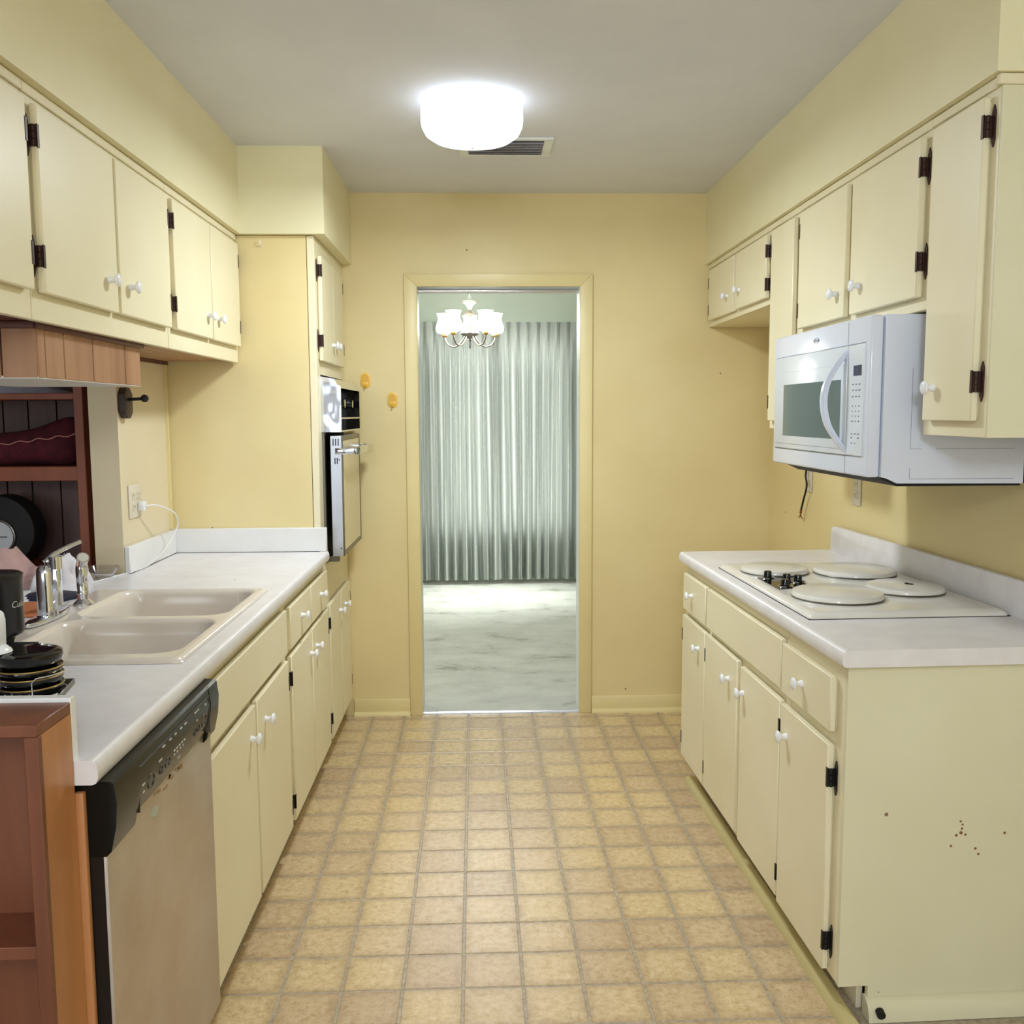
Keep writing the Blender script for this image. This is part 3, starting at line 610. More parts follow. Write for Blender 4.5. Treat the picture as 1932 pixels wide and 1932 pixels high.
for (px, pz, w_) in ((0.120, 0.812, 0.012), (0.122, 0.798, 0.008), (0.205, 0.823, 0.016), (0.225, 0.842, 0.012), (0.262, 0.842, 0.009), (0.292, 0.842, 0.008), (0.325, 0.842, 0.010), (0.352, 0.842, 0.011), (0.415, 0.843, 0.006), (0.426, 0.843, 0.006), (0.437, 0.843, 0.006), (0.486, 0.838, 0.007), (0.425, 0.824, 0.006),
                     (0.285, 0.812, 0.008), (0.300, 0.812, 0.008), (0.315, 0.812, 0.008), (0.330, 0.812, 0.008), (0.345, 0.812, 0.008), (0.285, 0.804, 0.007), (0.302, 0.804, 0.007), (0.320, 0.804, 0.007), (0.338, 0.804, 0.006), (0.318, 0.787, 0.014)):
    B().box(px-w_/2, px+w_/2, pface(pz)-0.0008, pface(pz)+0.002, pz-0.0016, pz+0.0016).obj('print_mark', 'print_light', cp_)
B().box(0.1045, 0.1052, -0.0162, -0.010, 0.768, 0.848).box(0.1045, 0.514, -0.0202, -0.014, 0.8485, 0.8492).box(0.5135, 0.5145, -0.0195, -0.010, 0.768, 0.8492).obj('panel_outline', 'steel_dark', cp_)
def blotch(par, name, mat, cx, cz, rx, rz, y, seed):
    r_ = random.Random(seed); pts = []
    for k in range(18):
        a = 2*math.pi*k/18; q = r_.uniform(0.55, 1.15); pts.append((cx+rx*q*math.cos(a), cz+rz*q*math.sin(a)))
    B().prism(pts, 'y', y, y+0.0006).obj(name, mat, par, 0)
blotch(dw, 'mineral_stain', 'mineral_stain', 0.215, 0.722, 0.020, 0.010, -0.0006, 2)
for k in range(12): blotch(dw, 'water_stain', 'water_stain', 0.225+0.014*k+random.uniform(-.006, .006), 0.755-random.uniform(0, 0.014), random.uniform(0.006, 0.013), random.uniform(0.002, 0.006), -0.0006, 20+k)

# ------------------------------------------------------------------ brown shelf unit at the end of the counter
BX, BY0, BY1, BT = -0.641, 1.340, 1.4505, 1.000
bk = thing('shelf_unit', 'worn brown wooden shelf unit at the near end of the counter', 'shelf', (0, 0, 0))
B().box(-1.50, BX, BY0-0.002, BY1, BT-0.018, BT, 0.0015, 1).obj('top_board', 'wood_case', bk)
B().box(BX-0.018, BX, BY0+0.001, BY1, 0.0, BT-0.018).obj('side_board', 'wood_side', bk)
B().box(BX-0.0205, BX+0.0006, BY0, BY0+0.012, 0.0, BT-0.018, 0.0012, 1).obj('front_stile', 'wood_case', bk)
B().box(-1.50, BX-0.0185, BY1-0.006, BY1, 0.0, BT-0.018).obj('back_board', 'wood_case', bk)
for z_ in (0.04, 0.342, 0.662): B().box(-1.50, BX-0.0185, BY0+0.004, BY1-0.006, z_-0.020, z_, 0.001, 1).obj('shelf_board', 'wood_case', bk)
B().box(-1.50, -1.482, BY0, BY1, 0.0, BT-0.018).obj('side_board', 'wood_side', bk)
B().box(BX-0.004, BX+0.012, BY1+0.001, BY1+0.014, 0.0, 0.852, 0.003, 2).obj('corner_strip', 'wood_side', bk)

# ------------------------------------------------------------------ wall oven
ov = thing('wall_oven', 'chrome and cream wall oven set in the tall yellow cabinet', 'oven', (LF, 3.800, 0), LROT)
OW = 0.575
fp = [(0.010, 1.372), (-0.080, 1.372), (-0.080, 1.553), (-0.066, 1.560), (-0.055, 1.583), (-0.004, 1.592), (0.010, 1.592)]
B().prism(fp, 'x', 0.0, 0.006).obj('fascia_side', 'chrome_wavy', ov); B().prism(fp, 'x', OW-0.006, OW).obj('fascia_side', 'black_gloss', ov)
B().prism([(-0.080, 1.553), (-0.066, 1.560), (-0.055, 1.583), (-0.004, 1.592), (-0.004, 1.586), (-0.052, 1.577), (-0.062, 1.554), (-0.080, 1.546)], 'x', 0.006, OW-0.006).obj('fascia_hood', 'chrome', ov)
B().box(0.006, OW-0.006, -0.080, 0.0, 1.372, 1.379).box(0.006, OW-0.006, -0.080, -0.010, 1.424, 1.430).obj('fascia_rail', 'chrome', ov)
B().box(0.006, OW-0.006, -0.010, 0.0, 1.379, 1.586).obj('fascia_back', 'black_gloss', ov)
B().box(0.02, 0.22, -0.014, -0.010, 1.440, 1.540).obj('control_plate', 'oven_glass', ov)
kn = B().cyl((0.17, -0.012, 1.487), (0.17, -0.045, 1.487), 0.012, n=18).obj('control_knob', 'black_gloss', ov); B().cyl((0.17, -0.045, 1.487), (0.17, -0.072, 1.487), 0.018, 0.017, n=22).obj('knob_cap', 'chrome', kn)
kn = B().cyl((0.42, -0.012, 1.487), (0.42, -0.045, 1.487), 0.012, n=18).obj('control_knob', 'black_gloss', ov); B().cyl((0.42, -0.045, 1.487), (0.42, -0.070, 1.487), 0.018, 0.017, n=22).obj('knob_cap', 'chrome', kn)
B().box(0.01, OW-0.01, 0.004, 0.34, 0.86, 1.372).obj('oven_body', 'dark_void', ov)
B().box(0.010, 0.034, -0.010, 0.006, 0.850, 1.372, 0.002, 1).box(OW-0.034, OW-0.010, -0.010, 0.006, 0.850, 1.372, 0.002, 1).box(0.01, OW-0.01, -0.012, 0.006, 0.843, 0.858, 0.002, 1).obj('trim_frame', 'steel_dark', ov)
od = B().box(0.0, OW-0.03, -0.078, -0.033, 0.872, 1.358, 0.002, 1).obj('oven_door', 'aluminium', ov)
B().box(0.020, OW-0.050, -0.0800, -0.0775, 0.892, 1.338, 0.001, 1).obj('cream_panel', 'oven_glass', od)
B().box(0.002, OW-0.032, -0.0815, -0.078, 0.873, 0.892, 0.001, 1).box(0.002, OW-0.032, -0.0815, -0.078, 1.338, 1.357, 0.001, 1).box(0.002, 0.02, -0.0815, -0.078, 0.892, 1.338, 0.001, 1).box(OW-0.05, OW-0.032, -0.0815, -0.078, 0.892, 1.338, 0.001, 1).obj('door_frame', 'steel_dark', od)
for k in range(3): B().box(-0.0006, 0.002, -0.067+0.010*k, -0.063+0.010*k, 1.318, 1.346).obj('vent_slot', 'dark_void', od)
for k in range(2): B().box(-0.0006, 0.002, -0.062+0.009*k, -0.058+0.009*k, 1.245, 1.270).obj('vent_slot', 'dark_void', od)
for z_ in (1.262, 0.905): B().cyl((-0.002, -0.068, z_), (0.001, -0.068, z_), 0.004, n=12).obj('screw', 'steel_dark', od)
B().box(-0.006, 0.004, -0.136, -0.052, 1.283, 1.309, 0.002, 2).box(OW-0.034, OW-0.024, -0.136, -0.070, 1.283, 1.309, 0.002, 2).box(-0.006, OW-0.024, -0.140, -0.126, 1.281, 1.311, 0.004, 2).obj('handle', 'chrome', od)
B().box(0.03, 0.055, -0.055, -0.008, 0.846, 0.870, 0.003, 1).obj('hinge_bracket', 'steel_dark', ov)

# ------------------------------------------------------------------ microwave
MWY = 3.092
mw = thing('microwave', 'white over-the-range microwave under the right wall cabinets', 'microwave', (0.960, MWY, 0), RROT)
MW = 0.762
B().prism([(0.034, 1.280), (0.050, 1.276), (0.075, 1.264), (0.395, 1.262), (0.395, 1.680), (0.034, 1.680)], 'x', 0.004, MW+0.008).obj('body', 'appliance_white', mw)
B().prism([(0.036, 1.279), (0.395, 1.2615), (0.395, 1.256), (0.08, 1.256), (0.04, 1.274)], 'x', 0.02, MW-0.004).box(0.02, MW, 0.395, 0.436, 1.262, 1.60).obj('base_pan', 'black_matte', mw)
B().box(0.0, MW, 0.0, 0.033, 1.279, 1.680, 0.006, 3).obj('front_shell', 'appliance_white', mw)
B().box(0.025, 0.735, -0.0008, 0.002, 1.614, 1.6158).box(0.022, 0.725, -0.0008, 0.002, 1.3270, 1.3288).box(0.620, 0.6212, -0.0008, 0.002, 1.28, 1.327).box(0.620, 0.6212, -0.0008, 0.002, 1.616, 1.675).box(0.025, 0.0262, -0.0008, 0.002, 1.329, 1.614).obj('panel_gap', 'groove_grey', mw)
md = B().box(0.027, 0.628, -0.006, 0.003, 1.330, 1.613, 0.003, 2).obj('door', 'appliance_door', mw)
B().box(0.046, 0.612, -0.0082, -0.0055, 1.345, 1.566, 0.0018, 2).obj('inner_frame', 'appliance_door', md)
B().box(0.124, 0.598, -0.0090, -0.007, 1.370, 1.527).obj('window', 'mw_window', md)
hp = bezier([(0.622, -0.004, 1.605), (0.614, -0.030, 1.572), (0.600, -0.052, 1.525), (0.594, -0.060, 1.472), (0.600, -0.052, 1.415), (0.612, -0.030, 1.370), (0.622, -0.004, 1.336)], 6)
hb = G()
hv = [[(p.x-0.011, p.y, p.z), (p.x+0.011, p.y, p.z), (p.x+0.011, p.y+0.016, p.z), (p.x-0.011, p.y+0.016, p.z)] for p in hp]
hv = [[hb.bm.verts.new(q) for q in r_] for r_ in hv]
for a, b in zip(hv, hv[1:]):
    for k in range(4): hb.bm.faces.new((a[k], a[(k+1) % 4], b[(k+1) % 4], b[k]))
hb.bm.faces.new(hv[0]); hb.bm.faces.new(hv[-1]); bmesh.ops.recalc_face_normals(hb.bm, faces=hb.bm.faces[:])
bmesh.ops.bevel(hb.bm, geom=[e_ for e_ in hb.bm.edges if abs(e_.verts[0].co.z-e_.verts[1].co.z) > 0.002], offset=0.004, segments=2, affect='EDGES')
hb.obj('handle', 'appliance_white', md, 50)
pn = B().box(0.632, 0.740, -0.004, 0.003, 1.330, 1.613, 0.002, 1).obj('control_panel', 'appliance_door', mw)
B().box(0.672, 0.722, -0.0050, -0.003, 1.534, 1.560).obj('display', 'display_dark', pn)
for (z_, ws) in ((1.512, (6, 5, 6)), (1.497, (5, 6, 8)), (1.481, (5, 6, 7)), (1.457, (3, 3, 4)), (1.444, (3, 3, 3)), (1.431, (3, 3, 4)), (1.418, (6, 3, 5)), (1.386, (5, 6, 7)), (1.376, (7, 0, 7)), (1.362, (4, 4, 0))):
    for k, wv in enumerate(ws):
        if wv: B().box(0.670+0.021*k-wv*0.0008, 0.670+0.021*k+wv*0.0008, -0.0045, -0.003, z_-0.0016, z_+0.0016).obj('print_mark', 'print_dark', pn)
lg = B().torus((0.382, -0.0004, 1.645), 0.011, 0.0012, 24, 6, Matrix.Rotation(R(90), 4, 'X') @ Matrix.Diagonal((1.9, 0.62, 1, 1))).box(0.368, 0.398, -0.0008, 0.001, 1.6425, 1.6475); lg.obj('logo_mark', 'groove_grey', mw)
B().box(MW+0.0078, MW+0.0086, 0.105, 0.106, 1.35, 1.55).box(MW+0.0078, MW+0.0086, 0.105, 0.135, 1.3495, 1.3505).box(MW+0.0078, MW+0.0086, 0.17, 0.37, 1.3495, 1.3505).box(MW+0.0078, MW+0.0086, 0.105, 0.37, 1.2745, 1.2755).box(MW+0.0078, MW+0.0086, 0.105, 0.106, 1.275, 1.303).obj('side_seam', 'groove_grey', mw)

# ------------------------------------------------------------------ cooktop
ck = thing('cooktop', 'white enamel electric cooktop with four covered burners and a knob panel', 'cooktop', rloc(0, 0), RANG)
g_ = G(); rings_ = []
for ins, z_ in ((0.0, CT), (0.001, CT+0.005), (0.006, CT+0.011), (0.018, CT+0.0168), (0.024, CT+0.0172)):
    a0, a1, b0, b1 = 0.395+ins, 1.232-ins, 0.045+ins, 0.585-ins; r_ = 0.012
    ring = []
    for (cx_, cy_, st) in ((a1-r_, b1-r_, 0), (a0+r_, b1-r_, 90), (a0+r_, b0+r_, 180), (a1-r_, b0+r_, 270)):
        for k in range(5): q = R(st+22.5*k); ring.append(g_.bm.verts.new((cx_+r_*math.cos(q), cy_+r_*math.sin(q), z_)))
    rings_.append(ring)
for a, b in zip(rings_, rings_[1:]):
    for k in range(20): g_.bm.faces.new((a[k], a[(k+1) % 20], b[(k+1) % 20], b[k]))
g_.bm.faces.new(rings_[-1]); bmesh.ops.recalc_face_normals(g_.bm, faces=g_.bm.faces[:]); g_.obj('pan', 'cooktop_enamel', ck, 35)
B().box(0.3935, 1.2335, 0.0435, 0.5865, CT, CT+0.0016).obj('shadow_strip', 'slot_dark', ck)  # dark strip painted in as the shadow line under the cooktop edge
B().prism([(0.655, 0.130), (0.700, 0.080), (0.900, 0.080), (0.870, 0.190), (0.680, 0.190)], 'z', CT+0.017, CT+0.0195).obj('knob_plate', 'black_gloss', ck)
kz = CT+0.0195
kbm = B().lathe([(0, 0), (0.019, 0), (0.019, 0.003), (0.0125, 0.005), (0.0115, 0.020), (0.0105, 0.022), (0, 0.022)], 20).mesh('knob', 'black_gloss'); krm = B().torus((0, 0, 0.0012), 0.021, 0.0016, 24, 6).mesh('knob_ring', 'chrome')
for s_, d_ in ((0.712, 0.110), (0.770, 0.150), (0.862, 0.112), (0.790, 0.178)):
    q = link('knob', kbm, ck, (s_, d_, kz)); link('knob_ring', krm, q)
for i, (s_, d_, dia, lab) in enumerate(((0.593, 0.172, 0.218, 'small white burner cover behind the knob panel'), (0.640, 0.420, 0.262, 'large white burner cover at the back of the cooktop'), (1.022, 0.205, 0.256, 'large white burner cover in front, nearest the camera'), (0.945, 0.440, 0.222, 'small white burner cover with a dark scorch mark'))):
    r_ = dia/2; p_ = rloc(s_, d_)
    bc = thing('burner_cover', lab, 'burner cover', (p_.x, p_.y, CT+0.0175), RANG, 'burner covers on the cooktop')
    B().lathe([(0, 0.019), (r_*0.86, 0.019), (r_*0.95, 0.016), (r_*0.985, 0.009), (r_*0.985, 0.003), (r_*0.96, 0.002), (0, 0.002)], 48).obj('dish', 'cooktop_enamel', bc)
    B().torus((0, 0, 0.0025), r_*0.975, 0.0025, 48, 6).obj('rim', 'steel_dark', bc)
    if i == 3: blotch(bc, 'scorch_mark', 'slot_dark', 0, 0, 0.018, 0.012, 0, 5); m_ = bpy.data.objects[bc.name].children[-1]; m_.rotation_euler.x = R(-90); m_.location = (0.0, 0.01, 0.0198)

# ------------------------------------------------------------------ wall bits on the right: outlets, loose cord
def outlet(label, loc, rotz, wd, ht, gangs, mat='ivory_plastic'):
    t = thing('wall_outlet', label, 'outlet', loc, rotz)
    B().box(-wd/2, wd/2, -0.006, 0, -ht/2, ht/2, 0.003, 2).obj('plate', mat, t)
    for gx in gangs:
        for dz in (-0.02, 0.02):
            f_ = B().prism([(gx-0.014, dz-0.010), (gx-0.010, dz-0.014), (gx+0.010, dz-0.014), (gx+0.014, dz-0.010), (gx+0.014, dz+0.010), (gx+0.010, dz+0.014), (gx-0.010, dz+0.014), (gx-0.014, dz+0.010)], 'y', -0.0085, -0.005).obj('socket', mat, t)
            B().box(gx-0.0075, gx-0.0055, -0.0088, -0.006, dz-0.002, dz+0.006).box(gx+0.0055, gx+0.0075, -0.0088, -0.006, dz-0.002, dz+0.006).cyl((gx, -0.0088, dz-0.007), (gx, -0.006, dz-0.007), 0.0022, n=10).obj('slots', 'slot_dark', f_)
    return t
wr = math.atan2(-1, 0.0245)
outlet('ivory double outlet on the right wall under the microwave', (xr(3.462)-0.0005, 3.462, 1.155), wr, 0.072, 0.118, (0,))
outlet('ivory outlet plate behind the loose black cord', (xr(3.945)-0.0005, 3.945, 1.165), wr, 0.070, 0.115, (0,))
cordt = thing('loose_cord', 'cut black power cord with bare copper end hanging by the wall', 'cord', (0, 0, 0))
xw = xr(3.96)-0.022
B().tube(bezier([(xw+0.014, 3.90, 1.285), (xw, 3.93, 1.19), (xw, 3.915, 1.135), (xw, 3.955, 1.065), (xw, 3.975, 1.030)], 8), 0.0042, 10).obj('cable', 'cord_black', cordt)
g_ = B(); g_.tube([(xw, 3.975, 1.032), (xw, 3.981, 1.012)], 0.0052, 8)
for k in range(6): g_.tube(bezier([(xw, 3.981, 1.014), (xw+random.uniform(-.006, .006), 3.988+random.uniform(-.012, .010), 1.000), (xw+random.uniform(-.008, .008), 3.996+random.uniform(-.03, .012), 0.988+random.uniform(-.01, .012))], 4), 0.0013, 6)
g_.obj('bare_copper', 'copper', cordt)
# --- left wall: outlet with charger cable, peg
o_ = outlet('white two-gang outlet plate beside the corner, with a charger plugged in', (XL+0.0005, 3.338, 1.145), R(90), 0.118, 0.116, (-0.024, 0.024))
cb = thing('charger_cable', 'white charger cable looping from the outlet to the counter', 'cable', (0, 0, 0))
B().box(XL+0.009, XL+0.030, 3.345, 3.379, 1.108, 1.142, 0.004, 2).obj('charger_plug', 'white_plastic', cb)
B().tube(bezier([(XL+0.030, 3.362, 1.125), (XL+0.060, 3.40, 1.122), (XL+0.085, 3.50, 1.085), (XL+0.075, 3.56, 1.03), (XL+0.055, 3.50, 0.965), (XL+0.04, 3.38, 0.922), (XL+0.02, 3.28, 0.909), (XL-0.02, 3.12, 0.908), (XL-0.05, 2.98, 0.908)], 8), 0.0028, 8).obj('cable', 'cord_white', cb)
pg = thing('towel_peg', 'dark wooden towel-holder end with a ball peg on the left wall', 'wall hook', (XL, 3.262, 1.484))
B().prism([(-0.036, -0.030), (-0.014, -0.052), (0.014, -0.052), (0.036, -0.030), (0.036, 0.030), (0.014, 0.052), (-0.014, 0.052), (-0.036, 0.030)], 'x', 0.0, 0.026, 0.004).obj('plate', 'dark_wood', pg)
B().cyl((0.026, 0.0, 0.012), (0.072, -0.004, 0.014), 0.0055, n=14).obj('rod', 'black_matte', pg)
B().lathe([(0, -0.013), (0.008, -0.011), (0.0128, -0.004), (0.0128, 0.004), (0.008, 0.011), (0, 0.013)], 18).obj('ball_end', 'black_matte', pg, loc=(0.080, -0.005, 0.015))
struct(B().box(XL, XL+0.010, 3.700, 3.712, 1.0, 1.642).obj('trim_2', 'trim_paint'), 'thin yellow corner strip beside the oven cabinet panel')
# --- yellow adhesive hooks
def stadium(w_, h_, n=10):
    r_ = w_/2; c_ = h_/2-r_; return [(r_*math.cos(a), c_+r_*math.sin(a)) for a in [math.pi*k/n for k in range(n+1)]]+[(r_*math.cos(a), -c_+r_*math.sin(a)) for a in [math.pi+math.pi*k/n for k in range(n+1)]]
for (x_, z_, lab) in ((-0.536, 1.599, 'yellow plastic stick-on hook nearer the oven'), (-0.412, 1.508, 'yellow plastic stick-on hook nearer the doorway')):
    hk = thing('adhesive_hook', lab, 'hook', (x_, D-0.0005, z_), 0, 'yellow stick-on hooks')
    B().prism(stadium(0.045, 0.072), 'y', -0.0045, 0, 0.0012).obj('plate', 'yellow_plastic_light', hk)
    B().prism(stadium(0.031, 0.056), 'y', -0.0062, -0.003).obj('centre', 'yellow_plastic', hk)
    B().prism([(-0.015, -0.008), (0.015, -0.008), (0.013, -0.020), (0.0, -0.030), (-0.013, -0.020)], 'y', -0.010, -0.005, 0.0015).obj('lip', 'yellow_plastic_light', hk)
    B().tube(bezier([(0, -0.006, -0.012), (0, -0.012, -0.024), (0, -0.020, -0.032), (0, -0.026, -0.028)], 4), 0.0036, 8).obj('hook_tip', 'yellow_plastic', hk)

# ------------------------------------------------------------------ panelled box above the pass-through
hd = thing('panelled_header', 'box of light wood panelling hung below the left wall cabinets', 'header box', (0, 0, 0))
HX, HY0, HY1, HZ0, HZ1 = -0.969, 2.128, 2.757, 1.526, 1.6475
B().box(-1.31, HX-0.008, HY0+0.008, HY1, HZ0+0.004, HZ1).obj('core', 'dark_red_wood', hd)
ys = [HY0+0.001, 2.165, 2.261, 2.426, 2.640, HY1]
for a, b in zip(ys, ys[1:]): B().box(HX-0.008, HX, a+0.0022, b-0.0022, HZ0, HZ1, 0.0012, 1).obj('plank', 'panel_wood', hd)
xs_ = [HX-0.001, -1.049, -1.15, -1.25, -1.31]
for a, b in zip(xs_, xs_[1:]): B().box(b+0.0022, a-0.0022, HY0, HY0+0.008, HZ0, HZ1, 0.0012, 1).obj('plank', 'panel_wood', hd)
B().box(HX, HX+0.010, HY0-0.012, HY1+0.010, HZ1-0.016, HZ1, 0.003, 2).box(-1.31, HX, HY0-0.012, HY0, HZ1-0.016, HZ1, 0.003, 2).obj('top_moulding', 'dark_red_wood', hd)
B().box(-1.31, HX-0.002, HY0+0.002, HY1, HZ0-0.002, HZ0+0.004).obj('underside', 'den_white', hd)

# ------------------------------------------------------------------ den bookcase and things seen through the pass-through
dbx = thing('bookcase', 'reddish wooden bookcase against dark panelling beyond the pass-through', 'bookcase', (0, 0, 0))
B().box(-1.408, -1.376, 3.335, 3.62, 0.0, 1.62, 0.002, 1).obj('post', 'wood_red', dbx)
B().box(-2.60, -2.568, 3.335, 3.62, 0.0, 1.62, 0.002, 1).obj('post', 'wood_red', dbx)
B().box(-2.57, -1.408, 3.345, 3.60, 1.216, 1.266, 0.002, 1).obj('shelf_board', 'wood_red', dbx)
B().box(-2.57, -1.408, 3.345, 3.60, 1.498, 1.520, 0.002, 1).obj('shelf_board', 'wood_red', dbx)
B().box(-2.57, -1.408, 3.345, 3.60, 0.860, 0.905, 0.002, 1).obj('shelf_board', 'wood_red', dbx)
px = -1.41; k = 0
while px > -2.56:
    wv = (0.092, 0.080, 0.105)[k % 3]; B().box(px-wv+0.003, px-0.003, 3.60, 3.612, 0.905, 1.50).obj('back_plank', 'panel_dark', dbx); px -= wv; k += 1
def heap(name, label, cat, mat, cx, cy, z0, rx, ry, h, seed, freq=9.0, n=36, fold=0.5):
    off = Vector((seed*7.3, seed*3.1, seed))
    def fn(u, v):
        a = 2*math.pi*u; q = v; e_ = q*(1+0.14*noise.noise(Vector((math.cos(a)*1.6, math.sin(a)*1.6, 0))+off))
        x_, y_ = cx+rx*e_*math.cos(a), cy+ry*e_*math.sin(a)
        hh = max(0.0, 1-q**2.6)
        f_ = 1-fold*abs(noise.noise(Vector((x_*freq, y_*freq, 0.3))+off))*1.6-0.25*fold*noise.noise(Vector((x_*freq*2.7, y_*freq*2.7, 1))+off)
        return Vector((x_, y_, z0+h*hh*max(0.12, f_)))
    o = B().grid(n*2, n//2, fn).obj(name, mat, None, 35); bm_ = bmesh.new(); bm_.from_mesh(o.data); bmesh.ops.remove_doubles(bm_, verts=bm_.verts[:], dist=0.0004); bm_.to_mesh(o.data); bm_.free()
    return tag(o, label, cat)
# burgundy bag
bgt = thing('duffel_bag', 'burgundy fabric bag with pink piping on the bookcase shelf', 'bag', (-1.545, 3.46, 1.267))
def bagf(u, v):
    a = 2*math.pi*v; x_ = -0.30+0.435*u
    hgt = 0.085+0.075*u**2.0; wd_ = 0.085*(1-0.25*(2*u-1)**4); sh_ = max(0.04, (1-(2*u-1)**8))
    cz = hgt*0.62
    return Vector((x_, wd_*sh_*math.cos(a)*(1+0.08*math.sin(9*x_+2*a)), max(0.0, cz+cz*sh_*math.sin(a)*(1+0.05*math.sin(23*x_)))))
B().grid(40, 24, bagf).obj('body', 'burgundy', bgt, 60)
B().tube([(-0.29+0.415*k/30, -0.087-0.003*math.sin(k), 0.055+0.055*(k/30)+0.004*math.sin(k*1.3)) for k in range(31)], 0.0022, 6).obj('piping', 'piping_pink', bgt)
heap('grey_sheet', 'grey plastic sheet folded on the top shelf of the bookcase', 'sheet', 'grey_sheet', -1.72, 3.47, 1.5205, 0.26, 0.11, 0.05, 3, 6, 30, 0.4)
# black mantel clock
ckx = thing('mantel_clock', 'black round-topped mantel clock with silver dial in the bookcase', 'clock', (-1.718, 3.44, 0.9055))
B().prism([(0.128*math.cos(a), 0.128+0.128*math.sin(a)) for a in [2*math.pi*k/44 for k in range(44)]], 'y', -0.05, 0.05, 0.008).box(-0.06, 0.06, -0.045, 0.045, 0.0, 0.03).obj('case', 'black_matte', ckx)
B().cyl((0, -0.050, 0.110), (0, -0.056, 0.110), 0.058, n=36).obj('dial', 'dial_face', ckx)
B().torus((0, -0.055, 0.110), 0.060, 0.005, 36, 8, Matrix.Rotation(R(90), 4, 'X')).obj('bezel', 'steel_dark', ckx)
B().box(-0.0018, 0.0018, -0.058, -0.056, 0.108, 0.150).box(0.0, 0.034, -0.058, -0.056, 0.1085, 0.1115).obj('hands', 'black_matte', ckx)
# heap of cloths and papers on the bar
heap('pink_cloth', 'crumpled dusty-pink cloth heaped on the bar', 'cloth', 'pink_cloth', -1.52, 3.05, CT+0.0004, 0.15, 0.13, 0.115, 5, 9, 60, 0.6)
heap('white_cloth', 'crumpled white dishcloth behind the faucet', 'cloth', 'white_cloth', -1.325, 2.985, CT+0.0004, 0.085, 0.125, 0.11, 8, 19, 60, 0.75)
nb = thing('newspaper', 'folded newspaper lying on the bar', 'newspaper', (-1.43, 2.74, CT+0.0004), R(12))
for k in range(3): B().box(-0.11, 0.11-0.006*k, -0.08, 0.08, 0.006*k, 0.006*k+0.0052, 0.002, 2).obj('fold', 'paper_white', nb)
tag(B().box(-0.075, 0.075, -0.055, 0.055, 0, 0.014, 0.003, 2).obj('navy_booklet', 'navy', None, 40, (-1.270, 2.800, CT+0.0004), R(-24)), 'navy booklet under the dishcloth edge', 'booklet')
tag(B().box(-0.075, 0.075, -0.10, 0.10, 0, 0.006, 0.0015, 1).obj('orange_envelope', 'paper_orange', None, 40, (-1.270, 2.620, CT+0.0004), R(8)), 'orange-brown envelope lying behind the faucet', 'envelope')
bwl = B().lathe([(0, 0.0), (0.030, 0.0), (0.046, 0.020), (0.056, 0.038), (0.054, 0.038), (0.044, 0.021), (0.029, 0.003), (0, 0.003)], 28).obj('glass_bowl', 'clear_glass', None, 40, (-1.262, 3.14, CT+0.0004)); tag(bwl, 'small clear glass bowl beside the wall end', 'bowl')

# ------------------------------------------------------------------ near-left counter things
# black mill / carafe on its base
cm = thing('coffee_pot', 'black insulated coffee pot with a light maker name on it', 'coffee pot', (-1.016, 1.975, CT+0.0003))
B().lathe([(0, 0.078), (0.040, 0.078), (0.050, 0.084), (0.053, 0.092), (0.054, 0.196), (0.056, 0.200), (0.056, 0.208), (0.050, 0.212), (0.030, 0.214), (0, 0.214)], 40).obj('pot', 'black_plastic', cm)
B().lathe([(0, 0.0), (0.052, 0.0), (0.052, 0.012), (0.040, 0.022), (0.026, 0.035), (0.030, 0.060), (0.036, 0.080), (0, 0.080)], 32).obj('base', 'black_matte', cm)
B().box(0.02, 0.082, -0.010, 0.010, 0.054, 0.064, 0.002, 1).box(0.066, 0.080, -0.010, 0.010, 0.0, 0.060, 0.002, 1).obj('bracket', 'black_matte', cm)
def wrapped_text(body, size, rad, start, z, parent):
    cu = bpy.data.curves.new('txt', 'FONT'); cu.body = body; cu.size = size; cu.extrude = 0.0; cu.shear = 0.2
    to = bpy.data.objects.new('txt', cu); C.objects.link(to); bpy.context.view_layer.update()
    me = bpy.data.meshes.new_from_object(to); bpy.data.objects.remove(to)
    bm_ = bmesh.new(); bm_.from_mesh(me); bmesh.ops.triangulate(bm_, faces=bm_.faces[:])
    bmesh.ops.subdivide_edges(bm_, edges=bm_.edges[:], cuts=1)
    for v in bm_.verts:
        a = start+v.co.x/rad; zz = z+v.co.y; v.co = Vector((rad*math.cos(a), rad*math.sin(a), zz))
    bm_.to_mesh(me); bm_.free(); me.materials.clear(); me.materials.append(MATS['print_light'])
    o = bpy.data.objects.new('maker_name', me); C.objects.link(o); o.parent = parent; return o
wrapped_text('Cuisinart', 0.019, 0.0546, R(-31), 0.143, cm)
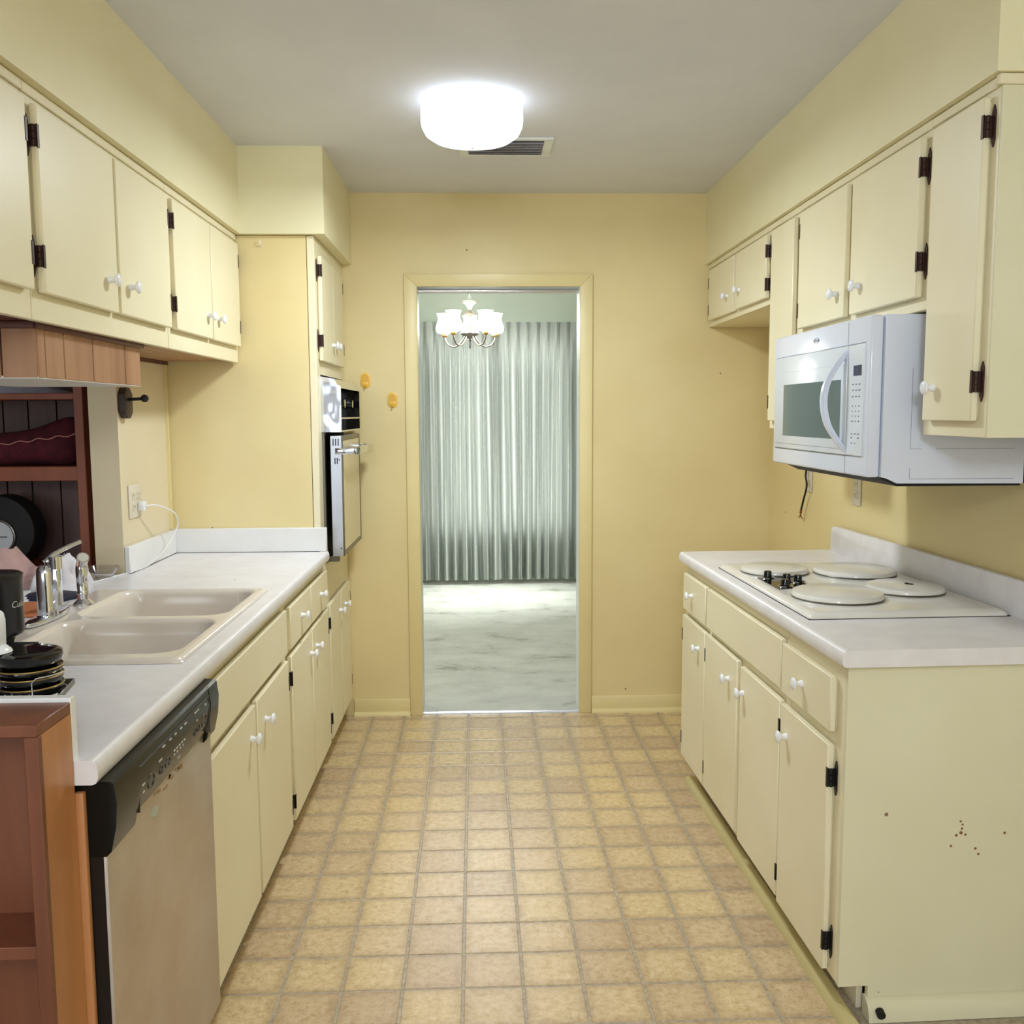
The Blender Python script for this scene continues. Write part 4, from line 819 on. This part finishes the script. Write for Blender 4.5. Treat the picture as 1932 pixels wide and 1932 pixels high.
# tray, plates, rack
tr_ = thing('metal_tray', 'small dark metal tray under the black plates', 'tray', (-0.872, 1.815, CT), R(10))
B().box(-0.060, 0.060, -0.060, 0.060, 0.0, 0.003, 0.001, 1).obj('bottom', 'steel_dark', tr_)
B().box(-0.062, 0.062, -0.062, -0.059, 0.0, 0.012, 0.001, 1).box(-0.062, 0.062, 0.059, 0.062, 0.0, 0.012, 0.001, 1).box(-0.062, -0.059, -0.059, 0.059, 0.0, 0.012, 0.001, 1).box(0.059, 0.062, -0.059, 0.059, 0.0, 0.012, 0.001, 1).obj('rim', 'steel_dark', tr_)
pz = CT+0.006
for k, (lab, hgt) in enumerate((('black round plate with gold rim, lowest in the wire rack', 0.017), ('black round plate with gold rim, second from the bottom', 0.019), ('black round plate, third in the wire rack', 0.015), ('thick black round plate on top of the stack', 0.030))):
    pl = thing('plate', lab, 'plate', (-0.877, 1.820, pz), 0, 'black plates in a wire rack')
    r_ = 0.0595
    B().lathe([(0, 0.0), (r_*0.78, 0.0), (r_*0.95, hgt*0.25), (r_, hgt*0.6), (r_*0.985, hgt*0.85), (r_*0.86, hgt*0.98), (r_*0.5, hgt*0.995), (0, hgt*0.995)], 44).obj('dish', 'black_gloss', pl)
    if k < 3: B().torus((0, 0, hgt*0.86), r_*0.985, 0.0016, 44, 6).obj('rim', 'gold_rim', pl)
    pz += hgt+0.0003
rk = thing('wire_rack', 'chrome wire rack holding the black plates', 'rack', (-0.877, 1.820, CT+0.004))
for a in (R(-62), R(60), R(180)):
    pts = [(0.063*math.cos(a-0.02), 0.063*math.sin(a-0.02), 0.0), (0.066*math.cos(a-0.02), 0.066*math.sin(a-0.02), 0.034), (0.066*math.cos(a+0.10), 0.066*math.sin(a+0.10), 0.041)]+[(0.0645*math.cos(a+0.10+0.09*k), 0.0645*math.sin(a+0.10+0.09*k), 0.0415) for k in range(1, 11)]
    B().tube(pts, 0.0016, 8).obj('wire_post', 'chrome', rk)
B().torus((0, 0, 0.002), 0.0625, 0.0018, 40, 6).obj('wire_ring', 'chrome', rk)
zz_ = [(0.0665*math.cos(R(-150)+0.11*k), 0.0665*math.sin(R(-150)+0.11*k), 0.003+(0.010 if k % 2 else 0.0)) for k in range(15)]
B().tube(zz_, 0.0011, 6).obj('wire_lattice', 'chrome', rk)
wb = thing('white_bottle', 'white plastic bottle with flared foot at the left edge of the picture', 'bottle', (-0.917, 1.800, pz+0.0004))
B().prism([(u*1.0, v) for u, v in stadium(0.0, 0.0, 2)] if False else [(-0.040, 0.008), (0.0, 0.008), (0.001, 0.060), (-0.002, 0.074), (-0.010, 0.080), (-0.030, 0.080), (-0.038, 0.074), (-0.040, 0.060)], 'y', -0.020, 0.020, 0.005).obj('body', 'white_plastic', wb, 50)
B().lathe([(0, 0.0), (0.032, 0.0), (0.030, 0.004), (0.022, 0.012), (0, 0.014)], 28).obj('foot', 'white_plastic', wb, loc=(-0.016, 0, 0))
